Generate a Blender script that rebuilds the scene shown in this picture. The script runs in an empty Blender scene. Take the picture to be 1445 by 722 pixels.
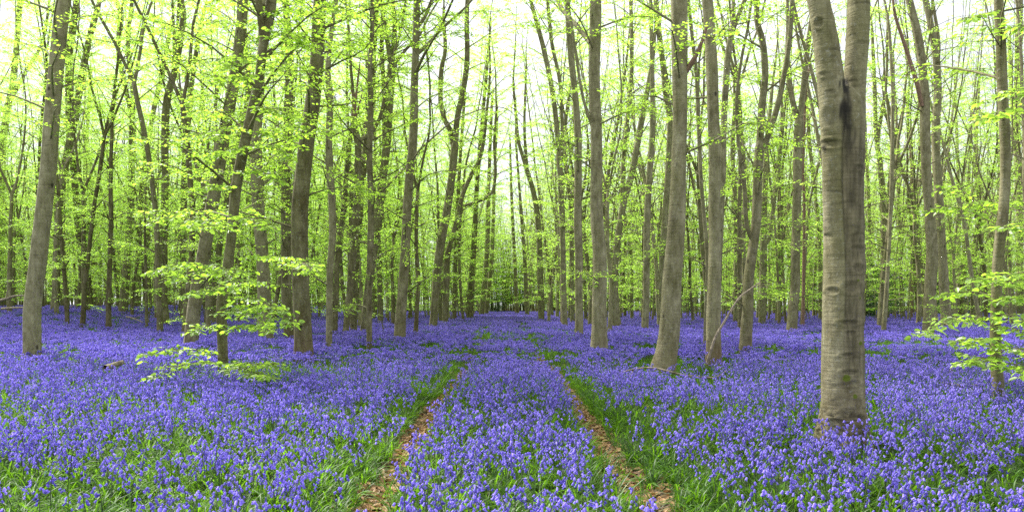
import bpy, math, random
import numpy as np
from mathutils import noise as mn, Vector

SEED = 11
rng = np.random.default_rng(SEED)
random.seed(SEED)
sc = bpy.context.scene
COL = sc.collection

# ------------------------------------------------------------------ survey constants
F, EYE, HY, CX = 1080.0, 1.4, 428.0, 722.5        # focal length in photo pixels, eye height, horizon row, centre column


def surveyed(x, y, d):
    return np.array([(x - CX) / F * d, d, EYE + (HY - y) / F * d])


def smooth(a, b, x):
    t = np.clip((x - a) / (b - a), 0, 1)
    return t * t * (3 - 2 * t)


def rut_l(y):
    return -0.93 - 0.0062 * y + 0.05 * np.sin(y * 0.55)


def rut_r(y):
    return 1.03 - 0.0132 * y + 0.05 * np.sin(y * 0.5 + 1.0)


def ground_z(x, y):
    x = np.asarray(x, float); y = np.asarray(y, float)
    z = 0.04 * np.sin(x * 0.31 + 1.3) * np.sin(y * 0.23) + 0.03 * np.sin(x * 0.9 + y * 0.7)
    z = z * smooth(3, 12, y)
    for r in (rut_l(y), rut_r(y)):
        z = z - 0.07 * np.exp(-((x - r) / 0.2) ** 2)
    z = z + 0.8 * smooth(-15, -30, x) * smooth(24, 42, y)
    return z


# ------------------------------------------------------------------ mesh helpers
def mesh_np(name, V, polys, mats, smooth_shade=True, mat_idx=None):
    """polys: list of int arrays (M,k)."""
    me = bpy.data.meshes.new(name)
    V = np.asarray(V, np.float32)
    polys = [p for p in polys if len(p)]
    loops = np.concatenate([p.reshape(-1) for p in polys]).astype(np.int32)
    sizes = np.concatenate([np.full(len(p), p.shape[1]) for p in polys])
    starts = np.concatenate([[0], np.cumsum(sizes)[:-1]]).astype(np.int32)
    me.vertices.add(len(V)); me.vertices.foreach_set('co', V.reshape(-1))
    me.loops.add(len(loops)); me.loops.foreach_set('vertex_index', loops)
    me.polygons.add(len(sizes)); me.polygons.foreach_set('loop_start', starts)
    for m in mats:
        me.materials.append(m)
    if mat_idx is not None:
        me.polygons.foreach_set('material_index', np.concatenate(mat_idx).astype(np.int32))
    me.polygons.foreach_set('use_smooth', np.full(len(sizes), bool(smooth_shade)))
    me.update(calc_edges=True)
    return me


class MB:
    """collects tubes and leaves of ONE part"""
    def __init__(s):
        s.V, s.P, s.I, s.n = [], [], [], 0

    def add(s, V, polys, mi=0):
        V = np.asarray(V, float)
        for p in polys:
            if len(p):
                s.P.append(np.asarray(p) + s.n); s.I.append(np.full(len(p), mi))
        s.V.append(V); s.n += len(V)

    def tube(s, pts, rad, sides=8, mi=0, wob=0.0, cap=True, seed=0.0, flat=1.0, foot=False):
        pts = np.asarray(pts, float); rad = np.asarray(rad, float)
        n = len(pts)
        T = np.gradient(pts, axis=0)
        T /= np.linalg.norm(T, axis=1)[:, None] + 1e-9
        ref = np.array([1.0, 0, 0]) if abs(T[0][0]) < 0.8 else np.array([0, 1.0, 0])
        a = np.linspace(0, 2 * np.pi, sides, endpoint=False)
        U = ref[None] - T * (T @ ref)[:, None]
        U /= np.linalg.norm(U, axis=1)[:, None] + 1e-9
        W = np.cross(T, U)
        R = np.repeat(rad[:, None], sides, 1)
        if wob:
            h = np.cumsum(np.r_[0, np.linalg.norm(np.diff(pts, axis=0), axis=1)])[:, None]
            q = a[None]
            R = R * (1 + wob * (np.sin(2 * q + 0.9 * h + seed) * 0.5 + np.sin(3 * q - 1.7 * h + seed * 2.1) * 0.35 + np.sin(q + 3.1 * h + seed * .7) * 0.35 + np.sin(5 * q + 5.3 * h + seed * 3) * .15))
        V = pts[:, None] + U[:, None] * (R * np.cos(a))[..., None] + W[:, None] * (R * np.sin(a))[..., None] * flat
        i = np.arange(n - 1)[:, None] * sides; j = np.arange(sides)[None]; k = (j + 1) % sides
        Q = np.stack([i + j, i + k, i + sides + k, i + sides + j], -1).reshape(-1, 4)
        polys = [Q]
        Vf = V.reshape(-1, 3)
        if cap:
            Vf = np.vstack([Vf, pts[-1:] + T[-1:] * rad[-1] * 0.6])
            top = (n - 1) * sides
            polys.append(np.stack([top + j[0], top + k[0], np.full(sides, n * sides)], -1))
            if foot:
                Vf = np.vstack([Vf, pts[:1]])
                polys.append(np.stack([k[0], j[0], np.full(sides, n * sides + 1)], -1))
        s.add(Vf, polys, mi)

    def mesh(s, name, mats, smooth_shade=True):
        return mesh_np(name, np.concatenate(s.V), s.P, mats, smooth_shade, s.I)


def link(name, me, parent=None, loc=None, color=None):
    o = bpy.data.objects.new(name, me); COL.objects.link(o)
    if parent is not None: o.parent = parent
    if loc is not None: o.location = loc
    if color is not None: o.color = color
    return o


def tag(o, label=None, cat=None, group=None, kind=None):
    if label: o['label'] = label
    if cat: o['category'] = cat
    if group: o['group'] = group
    if kind: o['kind'] = kind
    return o


def empty(name, loc, label, cat, group=None):
    o = link(name, None, None, loc)
    o.empty_display_size = 0.2
    return tag(o, label, cat, group)


def spline(P, step):
    """Catmull-Rom through rows of P, first three columns space; resampled at ~step."""
    P = np.asarray(P, float)
    if len(P) == 2:
        n = max(2, int(np.linalg.norm(P[1, :3] - P[0, :3]) / step) + 1)
        t = np.linspace(0, 1, n)[:, None]
        return P[0] * (1 - t) + P[1] * t
    E = np.vstack([2 * P[0] - P[1], P, 2 * P[-1] - P[-2]])
    out = []
    for i in range(1, len(E) - 2):
        p0, p1, p2, p3 = E[i - 1], E[i], E[i + 1], E[i + 2]
        n = max(1, int(np.linalg.norm(p2[:3] - p1[:3]) / step))
        t = (np.arange(n) / n)[:, None]
        out.append(0.5 * (2 * p1 + (p2 - p0) * t + (2 * p0 - 5 * p1 + 4 * p2 - p3) * t ** 2 + (3 * p1 - p0 - 3 * p2 + p3) * t ** 3))
    out.append(P[-1:])
    return np.vstack(out)


# ------------------------------------------------------------------ materials
def new_mat(name):
    m = bpy.data.materials.new(name); m.use_nodes = True
    nt = m.node_tree; nt.nodes.clear()
    return m, nt


class N:
    def __init__(s, nt): s.nt = nt
    def __call__(s, kind, **kw):
        n = s.nt.nodes.new(kind)
        for k, v in kw.items():
            if k.startswith('_'): setattr(n, k[1:], v)
            else: n.inputs[k.replace('__', ' ')].default_value = v
        return n
    def l(s, a, b): s.nt.links.new(a, b)
    def ramp(s, fac, stops, interp='LINEAR'):
        r = s.nt.nodes.new('ShaderNodeValToRGB'); r.color_ramp.interpolation = interp
        while len(r.color_ramp.elements) < len(stops): r.color_ramp.elements.new(0.5)
        for e, (p, c) in zip(r.color_ramp.elements, stops):
            e.position = p; e.color = (c, c, c, 1) if not hasattr(c, '__len__') else (*c, 1)
        s.l(fac, r.inputs[0]); return r.outputs[0]
    def mix(s, fac, a, b, mode='MIX'):
        m = s.nt.nodes.new('ShaderNodeMix'); m.data_type = 'RGBA'; m.blend_type = mode
        for sock, v in ((m.inputs[0], fac), (m.inputs[6], a), (m.inputs[7], b)):
            if hasattr(v, 'is_linked') or hasattr(v, 'links'): s.l(v, sock)
            elif hasattr(v, '__len__'): sock.default_value = (*v, 1)
            else: sock.default_value = v
        return m.outputs[2]
    def math(s, op, a, b=None, clamp=False):
        m = s.nt.nodes.new('ShaderNodeMath'); m.operation = op; m.use_clamp = clamp
        for sock, v in ((m.inputs[0], a), (m.inputs[1], b)):
            if v is None: continue
            if hasattr(v, 'links'): s.l(v, sock)
            else: sock.default_value = v
        return m.outputs[0]
    def noise(s, vec, scale, detail=4, rough=0.55, dist=0.0):
        n = s.nt.nodes.new('ShaderNodeTexNoise')
        n.inputs['Scale'].default_value = scale; n.inputs['Detail'].default_value = detail
        n.inputs['Roughness'].default_value = rough; n.inputs['Distortion'].default_value = dist
        if vec is not None: s.l(vec, n.inputs['Vector'])
        return n.outputs[0]
    def mapped(s, vec, scale=(1, 1, 1), loc=(0, 0, 0)):
        m = s.nt.nodes.new('ShaderNodeMapping'); m.inputs['Scale'].default_value = scale; m.inputs['Location'].default_value = loc
        s.l(vec, m.inputs['Vector']); return m.outputs[0]


def bark_material(name):
    m, nt = new_mat(name); n = N(nt)
    out = n('ShaderNodeOutputMaterial'); p = n('ShaderNodeBsdfPrincipled', Roughness=0.85)
    p.inputs['Specular IOR Level'].default_value = 0.25
    tc = n('ShaderNodeTexCoord'); oi = n('ShaderNodeObjectInfo')
    sep = n('ShaderNodeSeparateColor'); n.l(oi.outputs['Color'], sep.inputs[0])
    tone, algae, rust = sep.outputs[0], sep.outputs[1], sep.outputs[2]
    shift = n('ShaderNodeVectorMath', _operation='MULTIPLY_ADD')
    n.l(oi.outputs['Random'], shift.inputs[0]); shift.inputs[1].default_value = (37, 53, 71); n.l(tc.outputs['Object'], shift.inputs[2])
    v = shift.outputs[0]
    big = n.noise(n.mapped(v, (1.6, 1.6, 0.7)), 2.6, 6, 0.68)
    mid = n.noise(n.mapped(v, (1, 1, 0.55)), 9.0, 6, 0.65)
    ring = n.noise(n.mapped(v, (2.2, 2.2, 26)), 1.0, 3, 0.6, 0.3)
    fine = n.noise(v, 55.0, 5, 0.7)
    vert = n.noise(n.mapped(v, (16, 16, 1.6)), 1.0, 4, 0.6, 0.4)
    # base: tone between olive brown and silvery grey
    dark = n.mix(n.ramp(mid, [(0.3, 0), (0.7, 1)]), (0.046, 0.038, 0.014), (0.13, 0.107, 0.042))
    pale = n.mix(n.ramp(mid, [(0.3, 0), (0.72, 1)]), (0.19, 0.168, 0.09), (0.43, 0.395, 0.25))
    patch = n.math('ADD', tone, n.math('MULTIPLY', n.math('SUBTRACT', big, 0.5), 2.2), True)
    col = n.mix(patch, dark, pale)
    # algae film
    al = n.ramp(n.noise(n.mapped(v, (1.3, 1.3, 0.5)), 2.6, 4), [(0.42, 0), (0.66, 1)])
    col = n.mix(n.math('MULTIPLY', n.math('MULTIPLY', al, algae), 0.95), col, (0.15, 0.145, 0.048))
    # pale lichen specks
    li = n.ramp(n.noise(v, 28, 3, 0.7), [(0.58, 0), (0.68, 1)])
    col = n.mix(n.math('MULTIPLY', li, 0.5), col, (0.37, 0.37, 0.31))
    # horizontal ring creases
    rg = n.ramp(ring, [(0.30, 0.5), (0.40, 1)])
    col = n.mix(0.75, col, rg, 'MULTIPLY')
    vt = n.ramp(vert, [(0.30, 0.62), (0.52, 1.0)])
    col = n.mix(0.6, col, vt, 'MULTIPLY')
    fn = n.ramp(fine, [(0.32, 0.6), (0.6, 1.08)])
    col = n.mix(0.6, col, fn, 'MULTIPLY')
    # branch scars ("eyes")
    vo = n('ShaderNodeTexVoronoi', Scale=1.0, Randomness=1.0); n.l(n.mapped(v, (2.6, 2.6, 1.5)), vo.inputs['Vector'])
    eye = n.ramp(vo.outputs['Distance'], [(0.055, 1), (0.11, 0)])
    col = n.mix(n.math('MULTIPLY', eye, 0.85), col, (0.022, 0.018, 0.012))
    # rusty earth-splashed foot
    sepz = n('ShaderNodeSeparateXYZ'); n.l(tc.outputs['Object'], sepz.inputs[0])
    foot = n.math('ADD', sepz.outputs[2], n.math('MULTIPLY', n.math('SUBTRACT', vert, 0.5), 1.4))
    foot = n.math('MULTIPLY', n.ramp(foot, [(0.15, 1), (0.95, 0)]), rust)
    col = n.mix(n.math('MULTIPLY', foot, 0.8), col, (0.12, 0.072, 0.036))
    # built-in marks
    st = n('ShaderNodeAttribute', _attribute_name='stain'); mo = n('ShaderNodeAttribute', _attribute_name='moss'); ro = n('ShaderNodeAttribute', _attribute_name='rough')
    col = n.mix(n.math('MULTIPLY', ro.outputs['Fac'], 0.75), col, n.mix(n.ramp(vert, [(.3, 0), (.65, 1)]), (0.035, 0.028, 0.017), (0.20, 0.17, 0.105)))
    col = n.mix(st.outputs['Fac'], col, (0.016, 0.014, 0.011))
    mossf = n.ramp(n.math('ADD', mo.outputs['Fac'], n.math('MULTIPLY', n.math('SUBTRACT', fine, 0.5), 0.9)), [(0.4, 0), (0.6, 1)])
    col = n.mix(n.math('MULTIPLY', mossf, 1.0), col, n.mix(fine, (0.05, 0.075, 0.008), (0.16, 0.2, 0.02)))
    n.l(col, p.inputs['Base Color'])
    h = n.math('ADD', n.math('MULTIPLY', ring, 0.9), n.math('ADD', n.math('MULTIPLY', fine, 0.35), n.math('MULTIPLY', vert, n.math('ADD', n.math('MULTIPLY', ro.outputs['Fac'], 1.2), 0.25))))
    b = n('ShaderNodeBump', Strength=0.55, Distance=0.02); n.l(h, b.inputs['Height']); n.l(b.outputs[0], p.inputs['Normal'])
    n.l(p.outputs[0], out.inputs[0])
    return m


def leaf_material(name, refl, trans, var=0.35, gloss=0.05):
    m, nt = new_mat(name); n = N(nt)
    out = n('ShaderNodeOutputMaterial'); geo = n('ShaderNodeNewGeometry')
    r = geo.outputs['Random Per Island']
    hs = n.mix(r, tuple(c * (1 - var) for c in refl), (refl[0] * (1 + var * 1.2), refl[1] * (1 + var), refl[2]))
    ht = n.mix(r, tuple(c * (1 - var) for c in trans), (min(trans[0] * (1 + var * 1.2), .8), min(trans[1] * (1 + var), .85), trans[2]))
    d = n('ShaderNodeBsdfDiffuse'); n.l(hs, d.inputs[0])
    t = n('ShaderNodeBsdfTranslucent'); n.l(ht, t.inputs[0])
    a = n('ShaderNodeAddShader'); n.l(d.outputs[0], a.inputs[0]); n.l(t.outputs[0], a.inputs[1])
    if gloss:
        g = n('ShaderNodeBsdfGlossy', Roughness=0.45); mx = n('ShaderNodeMixShader'); mx.inputs[0].default_value = gloss
        n.l(a.outputs[0], mx.inputs[1]); n.l(g.outputs[0], mx.inputs[2]); n.l(mx.outputs[0], out.inputs[0])
    else:
        n.l(a.outputs[0], out.inputs[0])
    return m


def ground_material():
    m, nt = new_mat('woodland_soil'); n = N(nt)
    out = n('ShaderNodeOutputMaterial'); p = n('ShaderNodeBsdfPrincipled', Roughness=0.95)
    geo = n('ShaderNodeNewGeometry'); v = geo.outputs['Position']
    a = n.noise(v, 14, 6, 0.7); b = n.noise(v, 0.9, 4)
    soil = n.mix(n.ramp(a, [(0.3, 0), (0.7, 1)]), (0.045, 0.030, 0.017), (0.17, 0.105, 0.06))
    moss = n.mix(a, (0.012, 0.03, 0.005), (0.05, 0.10, 0.02))
    rut = n('ShaderNodeAttribute', _attribute_name='rut')
    f = n.math('MULTIPLY', n.ramp(b, [(0.35, 0.8), (0.6, 1)]), n.math('SUBTRACT', 1.0, rut.outputs['Fac'], True))
    col = n.mix(f, soil, moss)
    n.l(col, p.inputs['Base Color'])
    bp = n('ShaderNodeBump', Strength=0.6, Distance=0.03); n.l(a, bp.inputs['Height']); n.l(bp.outputs[0], p.inputs['Normal'])
    n.l(p.outputs[0], out.inputs[0]); return m


def twig_material(name, c0, c1):
    m, nt = new_mat(name); n = N(nt)
    out = n('ShaderNodeOutputMaterial'); p = n('ShaderNodeBsdfPrincipled', Roughness=0.8)
    tc = n('ShaderNodeTexCoord')
    f = n.noise(tc.outputs['Object'], 18, 5, 0.7)
    n.l(n.mix(n.ramp(f, [(0.35, 0), (0.65, 1)]), c0, c1), p.inputs['Base Color'])
    bp = n('ShaderNodeBump', Strength=0.5, Distance=0.01); n.l(f, bp.inputs['Height']); n.l(bp.outputs[0], p.inputs['Normal'])
    n.l(p.outputs[0], out.inputs[0]); return m


BARK = bark_material('beech_bark')
LEAF = leaf_material('beech_leaf', (0.092, 0.152, 0.020), (0.285, 0.47, 0.055), .40)
LEAF_FAR = leaf_material('beech_leaf_canopy', (0.098, 0.160, 0.024), (0.315, 0.51, 0.075), .36)
EVERGREEN = leaf_material('evergreen_leaf', (0.02, 0.05, 0.012), (0.015, 0.04, 0.005), 0.4, 0.08)
PETAL = leaf_material('bluebell_petal', (0.148, 0.120, 0.54), (0.118, 0.094, 0.44), 0.45, 0.02)
STALK = leaf_material('bluebell_stalk', (0.07, 0.10, 0.05), (0.03, 0.05, 0.02), 0.2, 0.03)
STRAP = leaf_material('strap_leaf', (0.030, 0.080, 0.009), (0.072, 0.17, 0.008), 0.6, 0.025)
DEADLEAF = leaf_material('dead_leaf', (0.31, 0.20, 0.135), (0.07, 0.04, 0.02), 0.65, 0.02)
SOIL = ground_material()
DEADWOOD = twig_material('weathered_dead_wood', (0.10, 0.075, 0.05), (0.33, 0.27, 0.20))
REDWOOD = twig_material('raw_reddish_wood', (0.11, 0.062, 0.04), (0.27, 0.165, 0.11))


# ------------------------------------------------------------------ leaves
LEAF_T = np.array([[0, 0, 0], [.30, .26, .07], [.68, .24, .06], [1, 0, -.04], [.68, -.24, .06], [.30, -.26, .07], [.34, 0, 0], [.7, 0, 0]])
LEAF_Q = np.array([[6, 1, 2, 7], [5, 6, 7, 4]]); LEAF_TRI = np.array([[0, 1, 6], [0, 6, 5], [7, 2, 3], [7, 3, 4]])
RHO_T = np.array([[0, 0, 0], [.45, .30, .05], [1, 0, -.02], [.45, -.30, .05]]); RHO_Q = np.array([[0, 1, 2, 3]])


class Leaves:
    def __init__(s): s.p, s.d, s.n, s.s = [], [], [], []

    def put(s, p, d, nrm, size):
        s.p.append(p); s.d.append(d); s.n.append(nrm); s.s.append(size)

    def count(s): return sum(len(x) for x in s.p)

    def mesh(s, name, mat, fine):
        p = np.concatenate(s.p); d = np.concatenate(s.d); nn = np.concatenate(s.n); sz = np.concatenate(s.s)
        d = d / (np.linalg.norm(d, axis=1)[:, None] + 1e-9)
        side = np.cross(nn, d); side /= np.linalg.norm(side, axis=1)[:, None] + 1e-9
        nn = np.cross(d, side)
        T = LEAF_T if fine else RHO_T
        V = p[:, None] + sz[:, None, None] * (T[None, :, 0:1] * d[:, None] + T[None, :, 1:2] * side[:, None] + T[None, :, 2:3] * nn[:, None])
        off = (np.arange(len(p)) * len(T))[:, None, None]
        polys = [(off + LEAF_Q[None]).reshape(-1, 4), (off + LEAF_TRI[None]).reshape(-1, 3)] if fine else [(off + RHO_Q[None]).reshape(-1, 4)]
        return mesh_np(name, V.reshape(-1, 3), polys, [mat], False)


def leafy_line(L, P0, P1, size, gap, r, droop=0.35, jit=0.5):
    """leaves alternate along one twig, roughly in a flat layer"""
    v = P1 - P0; ln = np.linalg.norm(v)
    k = max(2, int(ln / gap))
    t = (np.arange(k) + r.uniform(0.2, 0.8, k)) / k
    d = v / (ln + 1e-9)
    hs = np.cross(d, [0, 0, 1.0]); hs /= np.linalg.norm(hs) + 1e-9
    sg = np.where(np.arange(k) % 2 == 0, 1.0, -1.0)[:, None]
    D = d[None] * r.uniform(.3, .9, (k, 1)) + hs[None] * sg + np.array([0, 0, -droop]) * r.uniform(0, 2, (k, 1)) + r.normal(0, .2, (k, 3))
    Nn = np.array([0, 0, 1.0]) + r.normal(0, jit, (k, 3))
    L.put(P0 + v * t[:, None] + r.normal(0, .012, (k, 3)), D, Nn, size * r.uniform(.7, 1.2, k))


def spray(W, L, pts, r, size=0.085, r0=0.008, twig=0.40, step=0.11, gap=0.047):
    """one flat layered beech spray along pts (3-D polyline): wood into W, leaves into L"""
    P = spline(pts, 0.08); n = len(P)
    W.tube(P, np.linspace(r0, 0.0022, n), 5)
    s = np.cumsum(np.r_[0, np.linalg.norm(np.diff(P, axis=0), axis=1)]); tot = s[-1]
    sgn = 1
    for q in np.arange(tot * 0.12, tot, step):
        i = min(int(np.searchsorted(s, q)), n - 2)
        d = P[i + 1] - P[i]; d /= np.linalg.norm(d) + 1e-9
        hs = np.cross(d, [0, 0, 1.0]); hs /= np.linalg.norm(hs) + 1e-9
        ln = twig * (1.1 - 0.65 * q / tot) * r.uniform(.7, 1.3)
        e = d * r.uniform(.5, 1.0) + hs * sgn * r.uniform(.7, 1.1) + np.array([0, 0, r.uniform(-.28, .12)])
        e = e / np.linalg.norm(e) * ln
        W.tube(np.array([P[i], P[i] + e * .5 + [0, 0, .01], P[i] + e]), [0.005, 0.0035, 0.002], 4, cap=False)
        leafy_line(L, P[i], P[i] + e, size, gap, r)
        sgn = -sgn
    leafy_line(L, P[max(0, n - 6)], P[-1], size, gap * .8, r)


def grow(W, L, path, rad, r, zlo, zhi, gap, size, amount=1.0, length=2.2, twigwood=False, cover=1.0):
    """side branches with leaf layers from one leader between heights zlo and zhi"""
    z = path[:, 2]
    zz = zlo
    az = r.uniform(0, 6.28)
    ztop = min(zhi, z[-1])
    while zz < ztop:
        i = min(int(np.searchsorted(z, zz)), len(path) - 2)
        f = (zz - zlo) / max(zhi - zlo, 1)
        az += 2.4 + r.normal(0, .5)
        el = math.radians(r.uniform(8, 35) + 32 * f)
        ln = length * r.uniform(.5, 1.25) * (1.0 - 0.45 * max(0, f - .6) / .4)
        h = np.array([math.cos(az), math.sin(az), 0])
        d0 = h * math.cos(el) + np.array([0, 0, math.sin(el)])
        p0 = path[i]
        p1 = p0 + d0 * ln * .45
        p2 = p1 + (h * math.cos(el * .6) + np.array([0, 0, math.sin(el * .6)]) + r.normal(0, .15, 3)) * ln * .33
        p3 = p2 + (h + r.normal(0, .25, 3) + np.array([0, 0, -.05])) * ln * .28
        B = spline(np.array([p0, p1, p2, p3]), .3)
        rb = min(.028, rad[i] * .35) * (ln / length) ** .5
        W.tube(B, np.linspace(rb, .004, len(B)), 5, cap=False)
        if r.uniform() < cover:
            k = max(4, int(ln / .11 * amount))
            for t in r.uniform(.22, 1.0, k):
                j = min(int(t * (len(B) - 1)), len(B) - 2)
                q = B[j] + (B[j + 1] - B[j]) * (t * (len(B) - 1) - j)
                d = B[j + 1] - B[j]; d /= np.linalg.norm(d)
                hs = np.cross(d, [0, 0, 1.0]); hs /= np.linalg.norm(hs) + 1e-9
                e = d * r.uniform(.3, 1.1) + hs * r.choice([-1, 1]) * r.uniform(.5, 1.2) + np.array([0, 0, r.uniform(-.35, .15)])
                e = e / np.linalg.norm(e) * r.uniform(.3, .85)
                if twigwood:
                    W.tube(np.array([q, q + e]), [.004, .002], 3, cap=False)
                leafy_line(L, q, q + e, size, size * .55, r, .2, .42)
        zz += gap * r.uniform(.5, 1.5)


def extend(P, rads, ztop, r, wob=0.05):
    """carry a surveyed leader on upward to ztop"""
    P = list(P); rads = list(rads)
    d = P[-1] - P[-2]; d = d / np.linalg.norm(d)
    z0 = P[-1][2]; r0 = rads[-1]
    while P[-1][2] < ztop - .3:
        d = d + np.array([r.normal(0, wob), r.normal(0, wob), .06]); d /= np.linalg.norm(d)
        P.append(P[-1] + d * .7)
        f = (P[-1][2] - z0) / max(ztop - z0, .1)
        rads.append(max(.012, r0 * (1 - .88 * f)))
    return np.array(P), np.array(rads)


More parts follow.
